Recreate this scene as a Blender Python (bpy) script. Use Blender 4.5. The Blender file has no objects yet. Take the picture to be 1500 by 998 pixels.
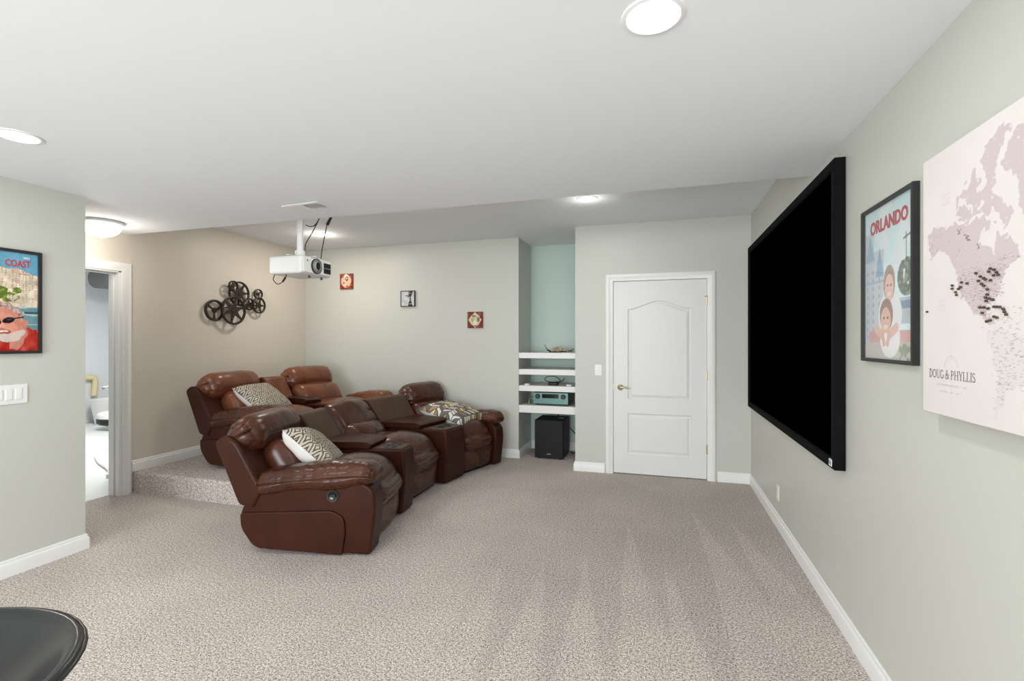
import bpy, bmesh, math, random
import numpy as np
from mathutils import Vector, Matrix, noise
random.seed(7)
RNG = np.random.default_rng(5)
S = bpy.context.scene
COL = S.collection
PI = math.pi

# ------------------------------------------------------------------ camera, world, light, exposure
cam_d = bpy.data.cameras.new('camera')
cam_d.sensor_width = 36.0
cam_d.lens = 717 / 1500 * 36
cam_d.clip_start = 0.02
cam = bpy.data.objects.new('camera', cam_d)
COL.objects.link(cam)
cam.location = (0, 0, 1.415)
cam.rotation_euler = (PI / 2, 0, math.radians(16.84))
S.camera = cam

world = bpy.data.worlds.new('added_daylight')
world.use_nodes = True
world.node_tree.nodes['Background'].inputs[0].default_value = (0.75, 0.87, 1.0, 1)
world.node_tree.nodes['Background'].inputs[1].default_value = 1.0
S.world = world

S.view_settings.view_transform = 'Standard'
S.view_settings.look = 'None'
S.view_settings.gamma = 1.0
S.view_settings.use_curve_mapping = False
S.view_settings.exposure = -0.06

DAY_FILL_POWER = 250.0      # added fill light at made-up glass doors behind the camera
CAN_POWER = 7.0       # each recessed ceiling light
DOME_POWER = 6.5
STORE_POWER = 110.0


def area_light(name, loc, rot, power, sx, sy, color, shape='RECTANGLE'):
    d = bpy.data.lights.new(name, 'AREA')
    d.shape = shape
    d.size = sx
    if shape == 'RECTANGLE':
        d.size_y = sy
    d.energy = power
    d.color = color
    o = bpy.data.objects.new(name, d)
    o.location = loc
    o.rotation_euler = rot
    COL.objects.link(o)
    return o


# fill light added for brightness, just inside the made-up glass doors behind the camera
area_light('added_daylight', (-1.45, -3.12, 1.2), (-PI / 2, 0, PI), DAY_FILL_POWER, 3.4, 2.0, (0.94, 0.975, 1.0))

# ------------------------------------------------------------------ materials


def srgb(r, g, b):
    def f(v):
        v /= 255.0
        return v / 12.92 if v <= 0.04045 else ((v + 0.055) / 1.055) ** 2.4
    return (f(r), f(g), f(b), 1.0)


class NT:
    def __init__(self, m):
        self.t = m.node_tree
        self.b = self.t.nodes.get('Principled BSDF')

    def n(self, typ, **kw):
        nd = self.t.nodes.new(typ)
        for k, v in kw.items():
            if k.startswith('i_'):
                key = k[2:]
                nd.inputs[int(key) if key.isdigit() else key].default_value = v
            else:
                setattr(nd, k, v)
        return nd

    def l(self, a, b):
        self.t.links.new(a, b)

    def math(self, op, a, b=None, c=None):
        nd = self.t.nodes.new('ShaderNodeMath')
        nd.operation = op
        for i, v in enumerate((a, b, c)):
            if v is None:
                continue
            if hasattr(v, 'links'):
                self.l(v, nd.inputs[i])
            else:
                nd.inputs[i].default_value = v
        return nd.outputs[0]

    def mix(self, f, a, b):
        nd = self.t.nodes.new('ShaderNodeMix')
        nd.data_type = 'RGBA'
        for i, v in ((0, f), (6, a), (7, b)):
            if hasattr(v, 'links'):
                self.l(v, nd.inputs[i])
            else:
                nd.inputs[i].default_value = v
        return nd.outputs[2]

    def coord(self, kind='Object'):
        return self.n('ShaderNodeTexCoord').outputs[kind]

    def noise(self, vec, scale, detail=3, rough=0.55):
        nd = self.n('ShaderNodeTexNoise')
        nd.inputs['Scale'].default_value = scale
        nd.inputs['Detail'].default_value = detail
        nd.inputs['Roughness'].default_value = rough
        self.l(vec, nd.inputs['Vector'])
        return nd.outputs[0]

    def mapping(self, vec, scale=(1, 1, 1), rot=(0, 0, 0), loc=(0, 0, 0)):
        nd = self.n('ShaderNodeMapping')
        nd.inputs['Scale'].default_value = scale
        nd.inputs['Rotation'].default_value = rot
        nd.inputs['Location'].default_value = loc
        self.l(vec, nd.inputs['Vector'])
        return nd.outputs[0]

    def ramp(self, f, stops):
        nd = self.n('ShaderNodeValToRGB')
        cr = nd.color_ramp
        while len(cr.elements) < len(stops):
            cr.elements.new(0.5)
        for e, (p, c) in zip(cr.elements, stops):
            e.position = p
            e.color = c
        self.l(f, nd.inputs[0])
        return nd.outputs[0]

    def bump(self, h, strength, dist=0.01, prev=None):
        nd = self.n('ShaderNodeBump')
        nd.inputs['Strength'].default_value = strength
        nd.inputs['Distance'].default_value = dist
        self.l(h, nd.inputs['Height'])
        if prev is not None:
            self.l(prev, nd.inputs['Normal'])
        self.l(nd.outputs[0], self.b.inputs['Normal'])
        return nd.outputs[0]


def mat(name, col, rough=0.5, spec=0.5, metal=0.0, bump=None, var=None):
    m = bpy.data.materials.new(name)
    m.use_nodes = True
    k = NT(m)
    k.b.inputs['Base Color'].default_value = col
    k.b.inputs['Roughness'].default_value = rough
    k.b.inputs['Specular IOR Level'].default_value = spec
    k.b.inputs['Metallic'].default_value = metal
    if var:
        n = k.noise(k.coord(), var[0], 3)
        c2 = tuple(min(1, c * var[1]) for c in col[:3]) + (1,)
        k.l(k.mix(n, col, c2), k.b.inputs['Base Color'])
    if bump:
        k.bump(k.noise(k.coord(), bump[0], 3), bump[1], bump[2])
    return m


def emis(name, col, strength):
    m = bpy.data.materials.new(name)
    m.use_nodes = True
    b = m.node_tree.nodes['Principled BSDF']
    b.inputs['Base Color'].default_value = (0.9, 0.9, 0.9, 1)
    b.inputs['Emission Color'].default_value = col
    b.inputs['Emission Strength'].default_value = strength
    return m


M = {}
M['wall'] = mat('wall_paint', srgb(202, 203, 195), 0.42, 0.35, bump=(320, 0.10, 0.002), var=(1.3, 0.985))
M['wall_warm_lit'] = mat('wall_paint_warm_light', srgb(216, 207, 194), 0.42, 0.35, bump=(320, 0.10, 0.002), var=(1.3, 0.985))  # warm lamp tone and extra brightness put into the wall's colour
M['wall_cool_lit'] = mat('wall_paint_cool_light', srgb(196, 214, 207), 0.45, 0.35, bump=(320, 0.10, 0.002), var=(2.0, 0.97))  # bluish light of the niche put into its wall colour
M['ceiling'] = mat('ceiling_paint', srgb(236, 239, 242), 0.85, 0.2, bump=(260, 0.12, 0.002))
M['trim'] = mat('trim_paint', srgb(236, 236, 234), 0.35, 0.45, bump=(40, 0.03, 0.002))
M['door'] = mat('door_paint', srgb(229, 230, 227), 0.38, 0.4, bump=(60, 0.04, 0.002))
M['plastic_white'] = mat('white_plastic', srgb(238, 238, 236), 0.35, 0.5, var=(9, 0.97))
M['plastic_gray'] = mat('gray_plastic', srgb(150, 152, 150), 0.4, 0.5, var=(9, 0.95))
M['black'] = mat('black_plastic', (0.012, 0.012, 0.013, 1), 0.4, 0.4, var=(14, 1.6))
M['black_satin'] = mat('black_wood_frame', (0.018, 0.018, 0.018, 1), 0.45, 0.35, var=(30, 1.7))
M['velvet'] = mat('black_velvet', (0.004, 0.004, 0.0042, 1), 0.85, 0.06, bump=(500, 0.2, 0.002), var=(20, 2.2))
M['screen_black'] = mat('screen_black', (0.0006, 0.0006, 0.0006, 1), 1.0, 0.0, var=(10, 0.8))
M['sub_black'] = mat('black_vinyl_wood', (0.010, 0.010, 0.011, 1), 0.55, 0.25, bump=(300, 0.15, 0.001))
M['brass'] = mat('brass', (0.74, 0.64, 0.42, 1), 0.25, 0.5, 1.0, var=(30, 0.85))
M['chrome'] = mat('chrome', (0.75, 0.76, 0.78, 1), 0.12, 0.5, 1.0, var=(20, 0.95))
M['bronze'] = mat('dark_bronze', (0.030, 0.022, 0.015, 1), 0.42, 0.5, 0.55, bump=(120, 0.25, 0.002), var=(25, 1.9))
M['cord'] = mat('black_rubber', (0.014, 0.014, 0.014, 1), 0.5, 0.3, var=(40, 1.5))
M['cream'] = mat('cream_shell', srgb(205, 186, 150), 0.5, 0.4, var=(45, 0.7))
M['olive'] = mat('dry_sprig', srgb(72, 74, 52), 0.6, 0.3, var=(60, 0.6))
M['concrete'] = mat('painted_concrete', srgb(218, 222, 224), 0.7, 0.3, bump=(14, 0.35, 0.01), var=(1.2, 0.93))
M['concrete_floor'] = mat('sealed_concrete', srgb(226, 229, 228), 0.35, 0.4, bump=(9, 0.1, 0.01), var=(1.5, 0.95))
M['yellow'] = mat('yellowed_pipe', srgb(220, 208, 160), 0.5, 0.4, var=(20, 0.9))
M['duct'] = mat('gray_duct', srgb(120, 122, 122), 0.45, 0.4, 0.3, var=(8, 0.8))
M['receiver'] = mat('receiver_face', srgb(96, 128, 122), 0.35, 0.5, 0.5, var=(40, 0.9))  # teal cast of the niche light is put into the face colour
M['receiver_dark'] = mat('receiver_case', srgb(28, 36, 36), 0.4, 0.5, 0.2, var=(30, 0.8))
M['display'] = mat('dark_display', (0.004, 0.006, 0.006, 1), 0.12, 0.5, var=(9, 0.8))
M['canvas'] = mat('map_canvas', srgb(220, 215, 212), 0.75, 0.2, bump=(700, 0.2, 0.001))
M['pin'] = mat('brown_pin', srgb(84, 62, 46), 0.3, 0.5, 0.3, var=(90, 0.7))
M['ink'] = mat('gray_ink', srgb(110, 104, 106), 0.8, 0.1, var=(90, 0.9))
M['ink_red'] = mat('red_ink', srgb(186, 82, 92), 0.6, 0.2, var=(30, 0.92))
M['ink_coral'] = mat('coral_ink', srgb(214, 62, 74), 0.6, 0.2, var=(30, 0.9))
M['ink_white'] = mat('white_ink', srgb(236, 240, 242), 0.6, 0.2, var=(30, 0.95))
M['stool'] = mat('glossy_black_vinyl', (0.010, 0.011, 0.012, 1), 0.22, 0.5, bump=(220, 0.08, 0.001), var=(12, 1.5))
M['light'] = emis('lamp_diffuser', (1, 0.97, 0.93, 1), 9.0)
M['bowl'] = emis('frosted_bowl', (1, 0.955, 0.89, 1), 4.5)


def leather(name, c1, c2, rough, wr):
    m = bpy.data.materials.new(name)
    m.use_nodes = True
    k = NT(m)
    co = k.coord()
    n1 = k.noise(co, 5.0, 2)
    n2 = k.noise(co, 38.0, 1)
    f = k.math('ADD', k.math('MULTIPLY', n1, 0.96), k.math('MULTIPLY', n2, 0.05))
    k.l(k.ramp(f, [(0.25, c1), (0.80, c2)]), k.b.inputs['Base Color'])
    k.l(k.math('MULTIPLY_ADD', n1, 0.10, rough - 0.03), k.b.inputs['Roughness'])
    k.b.inputs['Specular IOR Level'].default_value = 0.16 if wr < 0.1 else 0.42
    v = k.n('ShaderNodeTexVoronoi')
    v.inputs['Scale'].default_value = 260
    k.l(co, v.inputs['Vector'])
    b1 = k.bump(v.outputs[0], 0.012, 0.001)
    w = k.noise(k.mapping(co, (8, 13, 9)), 1.0, 0, 0.5)
    k.bump(w, wr, 0.006, b1)
    return m


M['leather'] = leather('brown_leather', (0.034, 0.0095, 0.0048, 1), (0.088, 0.0265, 0.0122, 1), 0.25, 0.34)
M['leather_tan'] = leather('worn_tan_leather', (0.090, 0.0265, 0.0108, 1), (0.205, 0.068, 0.0275, 1), 0.27, 0.34)
M['vinyl'] = leather('smooth_brown_leather', (0.034, 0.0094, 0.0050, 1), (0.050, 0.0142, 0.0077, 1), 0.36, 0.05)
M['vinyl_gray'] = leather('dull_brown_leather', (0.066, 0.038, 0.025, 1), (0.092, 0.053, 0.035, 1), 0.42, 0.05)
M['under'] = mat('dark_base_cloth', (0.012, 0.009, 0.008, 1), 0.9, 0.1, var=(30, 1.6))


def carpet_mat():
    m = bpy.data.materials.new('greige_carpet')
    m.use_nodes = True
    k = NT(m)
    co = k.coord()
    fine = k.noise(co, 150.0, 2, 0.7)
    mid = k.noise(co, 75.0, 2, 0.6)
    big = k.noise(co, 1.6, 4, 0.6)
    f = k.math('ADD', k.math('MULTIPLY', fine, 0.62), k.math('MULTIPLY', mid, 0.38))
    c = k.ramp(f, [(0.355, srgb(118, 106, 98)), (0.50, srgb(202, 191, 183)), (0.645, srgb(248, 242, 237))])
    # nap laid over by feet and by the vacuum: broad patches, and long strokes running toward the screen wall's near end
    patch = k.ramp(big, [(0.36, (0.93, 0.93, 0.93, 1)), (0.62, (1.03, 1.03, 1.02, 1))])
    sep = k.n('ShaderNodeSeparateXYZ')
    k.l(co, sep.inputs[0])
    wob = k.noise(k.mapping(co, (0.9, 0.6, 1)), 1.0, 2)
    ph = k.math('ADD', k.math('MULTIPLY_ADD', sep.outputs[0], 3.9, k.math('MULTIPLY', sep.outputs[1], 0.16)), k.math('MULTIPLY', wob, 0.7))
    cell = k.math('FLOOR', ph)
    wn = k.n('ShaderNodeTexWhiteNoise', noise_dimensions='1D')
    k.l(cell, wn.inputs['W'])
    # each pass of the vacuum leaves a light wedge that starts as a point far off and widens toward the near end
    yend = k.math('MULTIPLY_ADD', wn.outputs[0], 1.5, 3.0)
    t_ = k.math('DIVIDE', k.math('SUBTRACT', yend, sep.outputs[1]), 1.5)
    edge = k.math('ADD', k.math('FRACT', ph), k.math('MULTIPLY', k.math('SUBTRACT', k.noise(co, 14.0, 3), 0.5), 0.16))
    rm = k.n('ShaderNodeMapRange', interpolation_type='SMOOTHSTEP')
    rm.inputs['From Min'].default_value = -0.06
    rm.inputs['From Max'].default_value = 0.06
    k.l(k.math('SUBTRACT', edge, t_), rm.inputs[0])
    wedge = rm.outputs[0]
    rn = k.n('ShaderNodeMapRange', interpolation_type='SMOOTHSTEP')
    rn.inputs['From Min'].default_value = -1.5
    rn.inputs['From Max'].default_value = -0.5
    k.l(sep.outputs[0], rn.inputs[0])
    rny = k.n('ShaderNodeMapRange', interpolation_type='SMOOTHSTEP')
    rny.inputs['From Min'].default_value = 5.6
    rny.inputs['From Max'].default_value = 4.6
    k.l(sep.outputs[1], rny.inputs[0])
    amt = k.math('MULTIPLY', k.math('MULTIPLY', rn.outputs[0], rny.outputs[0]), 0.9)
    stroke = k.math('SUBTRACT', 1.04, k.math('MULTIPLY', k.math('MULTIPLY', wedge, amt), 0.115))
    vm = k.n('ShaderNodeVectorMath', operation='MULTIPLY')
    k.l(c, vm.inputs[0])
    k.l(patch, vm.inputs[1])
    vs = k.n('ShaderNodeVectorMath', operation='SCALE')
    k.l(vm.outputs[0], vs.inputs[0])
    k.l(stroke, vs.inputs['Scale'])
    k.l(vs.outputs[0], k.b.inputs['Base Color'])
    k.b.inputs['Roughness'].default_value = 0.95
    k.b.inputs['Specular IOR Level'].default_value = 0.1
    k.bump(f, 0.9, 0.012)
    return m


M['carpet'] = carpet_mat()


def attr_mat(name, rough=0.6):
    m = bpy.data.materials.new(name)
    m.use_nodes = True
    k = NT(m)
    a = k.n('ShaderNodeAttribute', attribute_name='ink')
    k.l(a.outputs['Color'], k.b.inputs['Base Color'])
    k.b.inputs['Roughness'].default_value = rough
    k.b.inputs['Specular IOR Level'].default_value = 0.2
    return m


M['print'] = attr_mat('printed_paper')
M['print_canvas'] = attr_mat('printed_canvas', 0.75)


def glass_mat():
    m = bpy.data.materials.new('picture_glass')
    m.use_nodes = True
    k = NT(m)
    t = k.t
    t.nodes.remove(k.b)
    out = t.nodes['Material Output']
    tr = k.n('ShaderNodeBsdfTransparent')
    gl = k.n('ShaderNodeBsdfGlossy')
    gl.inputs['Roughness'].default_value = 0.03
    fr = k.n('ShaderNodeFresnel')
    fr.inputs['IOR'].default_value = 1.45
    mx = k.n('ShaderNodeMixShader')
    geo = k.n('ShaderNodeNewGeometry')
    k.l(k.math('MULTIPLY', fr.outputs[0], k.math('SUBTRACT', 1.0, geo.outputs['Backfacing'])), mx.inputs[0])
    k.l(tr.outputs[0], mx.inputs[1])
    k.l(gl.outputs[0], mx.inputs[2])
    k.l(mx.outputs[0], out.inputs[0])
    return m


M['glass'] = glass_mat()


def pillow_aztec():
    m = bpy.data.materials.new('aztec_weave')
    m.use_nodes = True
    k = NT(m)
    sep = k.n('ShaderNodeSeparateXYZ')
    k.l(k.coord(), sep.inputs[0])

    def tri(s, sc, off=0.0):
        return k.math('ABSOLUTE', k.math('SUBTRACT', k.math('FRACT', k.math('MULTIPLY_ADD', s, sc, off)), 0.5))
    p = k.math('ADD', tri(sep.outputs[0], 10.5, 0.2), tri(sep.outputs[1], 10.5, 0.5))
    rings = k.math('GREATER_THAN', k.math('FRACT', k.math('MULTIPLY', p, 4.0)), 0.62)
    q = k.math('ADD', tri(sep.outputs[0], 36), tri(sep.outputs[1], 36))
    dots = k.math('GREATER_THAN', q, 0.72)
    band = k.math('GREATER_THAN', k.math('FRACT', k.math('MULTIPLY_ADD', p, 1.0, 0.15)), 0.62)
    f = k.math('MAXIMUM', rings, k.math('MULTIPLY', dots, band))
    n = k.noise(k.coord(), 160, 2)
    f2 = k.math('MULTIPLY', f, k.math('MULTIPLY_ADD', n, 0.5, 0.65))
    k.l(k.mix(f2, srgb(190, 180, 164), srgb(48, 44, 42)), k.b.inputs['Base Color'])
    k.b.inputs['Roughness'].default_value = 0.9
    k.b.inputs['Specular IOR Level'].default_value = 0.1
    k.bump(k.noise(k.coord(), 420, 2), 0.4, 0.002)
    return m


def pillow_dash():
    m = bpy.data.materials.new('brushed_dash_weave')
    m.use_nodes = True
    k = NT(m)
    sep = k.n('ShaderNodeSeparateXYZ')
    k.l(k.coord(), sep.inputs[0])
    cx = k.math('MULTIPLY_ADD', sep.outputs[0], 13.0, 20.0)
    ci = k.math('FLOOR', cx)
    fx = k.math('SUBTRACT', k.math('FRACT', cx), 0.5)
    sign = k.math('SUBTRACT', k.math('MULTIPLY', k.math('MODULO', ci, 2.0), 2.0), 1.0)
    w = k.math('ADD', k.math('MULTIPLY_ADD', sep.outputs[1], 24.0, 40.0), k.math('MULTIPLY', k.math('MULTIPLY', fx, sign), 1.1))
    wi = k.math('FLOOR', w)
    fw = k.math('FRACT', w)
    comb = k.n('ShaderNodeCombineXYZ')
    k.l(ci, comb.inputs[0])
    k.l(wi, comb.inputs[1])
    wn = k.n('ShaderNodeTexWhiteNoise', noise_dimensions='3D')
    k.l(comb.outputs[0], wn.inputs['Vector'])
    c = k.ramp(wn.outputs[0], [(0.0, srgb(226, 222, 212)), (0.42, srgb(226, 222, 212)), (0.43, srgb(112, 112, 114)), (0.72, srgb(84, 84, 88)), (0.73, srgb(182, 150, 84)), (1.0, srgb(196, 164, 96))])
    c.node.color_ramp.interpolation = 'CONSTANT'
    gap = k.math('MAXIMUM', k.math('GREATER_THAN', fw, 0.74), k.math('GREATER_THAN', k.math('ABSOLUTE', fx), 0.44))
    k.l(k.mix(gap, c, srgb(92, 91, 92)), k.b.inputs['Base Color'])
    k.b.inputs['Roughness'].default_value = 0.9
    k.b.inputs['Specular IOR Level'].default_value = 0.1
    k.bump(k.noise(k.coord(), 420, 2), 0.4, 0.002)
    return m


M['aztec'] = pillow_aztec()
M['dash'] = pillow_dash()
M['pillow_back'] = mat('white_linen', srgb(214, 213, 207), 0.9, 0.1, bump=(500, 0.3, 0.002))

# ------------------------------------------------------------------ scene helpers


def put(name, me, parent=None):
    o = bpy.data.objects.new(name, me)
    COL.objects.link(o)
    if parent is not None:
        o.parent = parent
    return o


def tag(o, label=None, cat=None, group=None, kind=None):
    if label:
        o['label'] = label
    if cat:
        o['category'] = cat
    if group:
        o['group'] = group
    if kind:
        o['kind'] = kind
    return o


def thing(name, label, cat, loc=(0, 0, 0), rot=(0, 0, 0), group=None):
    o = bpy.data.objects.new(name, None)
    o.empty_display_size = 0.1
    COL.objects.link(o)
    o.location = loc
    o.rotation_euler = rot
    return tag(o, label, cat, group)


ROT_RIGHT_WALL = Matrix(((0, 0, -1), (-1, 0, 0), (0, 1, 0))).to_euler()   # local x = -Y, y = Z, z = -X
ROT_LEFT_WALL = Matrix(((0, 0, 1), (1, 0, 0), (0, 1, 0))).to_euler()      # local x = +Y, y = Z, z = +X
ROT_BACK_WALL = Matrix(((1, 0, 0), (0, 0, -1), (0, 1, 0))).to_euler()     # local x = +X, y = Z, z = -Y


def bm_obj(name, bm, m, parent=None, smooth=None, bevel=None, seg=2, flat_bevel=False):
    bmesh.ops.recalc_face_normals(bm, faces=bm.faces)
    me = bpy.data.meshes.new(name)
    bm.to_mesh(me)
    bm.free()
    ms = m if isinstance(m, (list, tuple)) else [m]
    for x in ms:
        me.materials.append(x)
    if smooth is not None:
        me.polygons.foreach_set('use_smooth', [True] * len(me.polygons))
        if smooth < 180 and not bevel:
            me.set_sharp_from_angle(angle=math.radians(smooth))
    o = put(name, me, parent)
    if bevel:
        b = o.modifiers.new('bevel', 'BEVEL')
        b.width = bevel
        b.segments = seg
        b.limit_method = 'ANGLE'
        b.angle_limit = math.radians(32)
        b.harden_normals = True
        me.polygons.foreach_set('use_smooth', [True] * len(me.polygons))
    return o


def add_box(bm, x0, x1, y0, y1, z0, z1):
    v = [bm.verts.new(p) for p in ((x0, y0, z0), (x1, y0, z0), (x1, y1, z0), (x0, y1, z0), (x0, y0, z1), (x1, y0, z1), (x1, y1, z1), (x0, y1, z1))]
    for f in ((0, 3, 2, 1), (4, 5, 6, 7), (0, 1, 5, 4), (1, 2, 6, 5), (2, 3, 7, 6), (3, 0, 4, 7)):
        bm.faces.new([v[i] for i in f])


def box(name, x0, x1, y0, y1, z0, z1, m, parent=None, bevel=None, seg=2):
    bm = bmesh.new()
    add_box(bm, x0, x1, y0, y1, z0, z1)
    return bm_obj(name, bm, m, parent, bevel=bevel, seg=seg)


def boxes(name, lst, m, parent=None, bevel=None):
    bm = bmesh.new()
    for b in lst:
        add_box(bm, *b)
    return bm_obj(name, bm, m, parent, bevel=bevel)


def add_tube(bm, pts, r, seg=8, cap=True):
    pts = [Vector(p) for p in pts]
    rings = []
    up = Vector((0, 0, 1))
    prev = None
    for i, p in enumerate(pts):
        d = (pts[min(i + 1, len(pts) - 1)] - pts[max(i - 1, 0)]).normalized()
        if prev is None:
            a = d.cross(up if abs(d.z) < 0.9 else Vector((1, 0, 0))).normalized()
        else:
            a = (prev - d * prev.dot(d)).normalized()
        prev = a
        b = d.cross(a)
        rr = r[i] if isinstance(r, (list, tuple)) else r
        rings.append([bm.verts.new(p + (a * math.cos(2 * PI * k / seg) + b * math.sin(2 * PI * k / seg)) * rr) for k in range(seg)])
    for i in range(len(rings) - 1):
        for k in range(seg):
            bm.faces.new([rings[i][k], rings[i][(k + 1) % seg], rings[i + 1][(k + 1) % seg], rings[i + 1][k]])
    if cap:
        bm.faces.new(rings[0][::-1])
        bm.faces.new(rings[-1])


def tube(name, pts, r, m, parent=None, seg=8):
    bm = bmesh.new()
    add_tube(bm, pts, r, seg)
    return bm_obj(name, bm, m, parent, smooth=60)


def spline(ctrl, n=8):
    P = [Vector(p) for p in ctrl]
    out = []
    for i in range(len(P) - 1):
        p0, p1, p2, p3 = P[max(i - 1, 0)], P[i], P[i + 1], P[min(i + 2, len(P) - 1)]
        for k in range(n):
            t = k / n
            out.append(0.5 * ((2 * p1) + (p2 - p0) * t + (2 * p0 - 5 * p1 + 4 * p2 - p3) * t * t + (3 * p1 - p0 - 3 * p2 + p3) * t ** 3))
    out.append(P[-1])
    return out


def add_lathe(bm, prof, seg=32, mtx=None):
    rings = []
    for r, z in prof:
        if r < 1e-6:
            rings.append([bm.verts.new((0, 0, z))])
        else:
            rings.append([bm.verts.new((r * math.cos(2 * PI * k / seg), r * math.sin(2 * PI * k / seg), z)) for k in range(seg)])
    for a, b in zip(rings, rings[1:]):
        for k in range(seg):
            k2 = (k + 1) % seg
            if len(a) == 1 and len(b) == 1:
                continue
            if len(a) == 1:
                bm.faces.new([a[0], b[k2], b[k]])
            elif len(b) == 1:
                bm.faces.new([a[k], a[k2], b[0]])
            else:
                bm.faces.new([a[k], a[k2], b[k2], b[k]])
    if mtx is not None:
        vs = [v for r in rings for v in r]
        bmesh.ops.transform(bm, matrix=mtx, verts=vs)


def lathe(name, prof, m, parent=None, seg=32, mtx=None, smooth=40):
    bm = bmesh.new()
    add_lathe(bm, prof, seg, mtx)
    return bm_obj(name, bm, m, parent, smooth=smooth)


def fillet(pts, r, n=4):
    """round the corners of a 2D polygon; r is one radius or one per corner"""
    out = []
    N = len(pts)
    for i in range(N):
        p = Vector(pts[i])
        a = Vector(pts[i - 1]) - p
        b = Vector(pts[(i + 1) % N]) - p
        rr = r[i] if isinstance(r, (list, tuple)) else r
        rr = min(rr, a.length * 0.45, b.length * 0.45)
        if rr < 1e-4:
            out.append(tuple(p))
            continue
        s, e = p + a.normalized() * rr, p + b.normalized() * rr
        for k in range(n + 1):
            t = k / n
            q = s * (1 - t) ** 2 + p * 2 * t * (1 - t) + e * t * t
            out.append((q.x, q.y))
    return out


def slab_xz(name, pts, y0, y1, m, parent=None, bevel=0.02, seg=3):
    """side profile in (x, z) given thickness from y0 to y1, with softly rounded edges"""
    bm = bmesh.new()
    a = [bm.verts.new((x, y0, z)) for x, z in pts]
    b = [bm.verts.new((x, y1, z)) for x, z in pts]
    bm.faces.new(a[::-1])
    bm.faces.new(b)
    n = len(pts)
    for i in range(n):
        bm.faces.new([a[i], a[(i + 1) % n], b[(i + 1) % n], b[i]])
    o = bm_obj(name, bm, m, parent, bevel=bevel, seg=seg)
    o.modifiers['bevel'].angle_limit = math.radians(45)
    return o


def soft(name, size, m, parent=None, loc=(0, 0, 0), rot=(0, 0, 0), r=0.06, n=(14, 18, 10), bulge=(0.0, 0.0, 0.0), wr=0.0, wscale=(6, 18, 6), deform=None, seed=0.0):
    """stuffed cushion: a box with large round edges, bulging faces and gathered folds"""
    hx, hy, hz = (s / 2 for s in size)
    r = min(r, hx * 0.98, hy * 0.98, hz * 0.98)
    bm = bmesh.new()
    cache = {}

    def mp(i, k):
        t = 2.0 * i / k - 1.0
        return math.copysign(1 - (1 - abs(t)) ** 1.35, t)

    def vert(i, j, k):
        key = (i, j, k)
        if key in cache:
            return cache[key]
        u, v, w = mp(i, n[0]), mp(j, n[1]), mp(k, n[2])
        p = Vector((u * hx, v * hy, w * hz))
        q = Vector((max(-(hx - r), min(hx - r, p.x)), max(-(hy - r), min(hy - r, p.y)), max(-(hz - r), min(hz - r, p.z))))
        d = p - q
        nrm = d.normalized() if d.length > 1e-6 else Vector((0, 0, 0))
        if d.length > 1e-6:
            p = q + nrm * r
        p.x += bulge[0] * u * (1 - v * v) * (1 - w * w)
        p.y += bulge[1] * v * (1 - u * u) * (1 - w * w)
        p.z += bulge[2] * w * (1 - u * u) * (1 - v * v)
        if deform:
            p = deform(p, u, v, w)
        if wr:
            s = Vector((p.x * wscale[0] + seed, p.y * wscale[1] + seed * 1.7, p.z * wscale[2]))
            h = noise.noise(s) + 0.25 * noise.noise(s * 2.1)
            p += nrm * (h * wr)
        cache[key] = bm.verts.new(p)
        return cache[key]
    for (a, b, c) in ((0, 1, 2), (1, 2, 0), (2, 0, 1)):
        for side in (0, n[c]):
            for i in range(n[a]):
                for j in range(n[b]):
                    def at(ii, jj):
                        key = [0, 0, 0]
                        key[a], key[b], key[c] = ii, jj, side
                        return vert(*key)
                    f = [at(i, j), at(i + 1, j), at(i + 1, j + 1), at(i, j + 1)]
                    bm.faces.new(f if side else f[::-1])
    o = bm_obj(name, bm, m, parent, smooth=180)
    o.location = loc
    o.rotation_euler = rot
    return o


def molding(name, path, prof, m, parent=None, up=(0, 0, 1), closed=False):
    """sweep a profile (offset to the left of travel, offset along up) along a polyline with mitred corners"""
    up = Vector(up)
    P = [Vector(p) for p in path]
    N = len(P)
    bm = bmesh.new()
    rings = []
    for i in range(N):
        dirs = []
        if closed or i > 0:
            dirs.append((P[i] - P[i - 1]).normalized())
        if closed or i < N - 1:
            dirs.append((P[(i + 1) % N] - P[i]).normalized())
        ns = [up.cross(d).normalized() for d in dirs]
        nn = sum(ns, Vector()).normalized()
        k = 1.0 / max(0.2, nn.dot(ns[0]))
        rings.append([bm.verts.new(P[i] + nn * (a * k) + up * b) for a, b in prof])
    L = len(prof)
    for i in range(N if closed else N - 1):
        A, B = rings[i], rings[(i + 1) % N]
        for j in range(L):
            bm.faces.new([A[j], A[(j + 1) % L], B[(j + 1) % L], B[j]])
    if not closed:
        bm.faces.new(rings[0])
        bm.faces.new(rings[-1][::-1])
    return bm_obj(name, bm, m, parent, smooth=30)


def struct(o, label=None):
    o['kind'] = 'structure'
    if label:
        o['label'] = label
    return o


def text_mesh(name, body, size, m, parent, loc, extr=0.0006, offset=0.0, sx=1.0, align='LEFT', shear=0.0):
    c = bpy.data.curves.new(name, 'FONT')
    c.body = body
    c.size = size
    c.extrude = extr
    c.offset = offset
    c.align_x = align
    c.shear = shear
    c.resolution_u = 3
    t = bpy.data.objects.new(name + '_source', c)
    COL.objects.link(t)
    dg = bpy.context.evaluated_depsgraph_get()
    me = bpy.data.meshes.new_from_object(t.evaluated_get(dg))
    bpy.data.objects.remove(t)
    me.materials.clear()
    me.materials.append(m)
    o = put(name, me, parent)
    o.location = loc
    o.scale = (sx, 1, 1)
    return o


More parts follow.
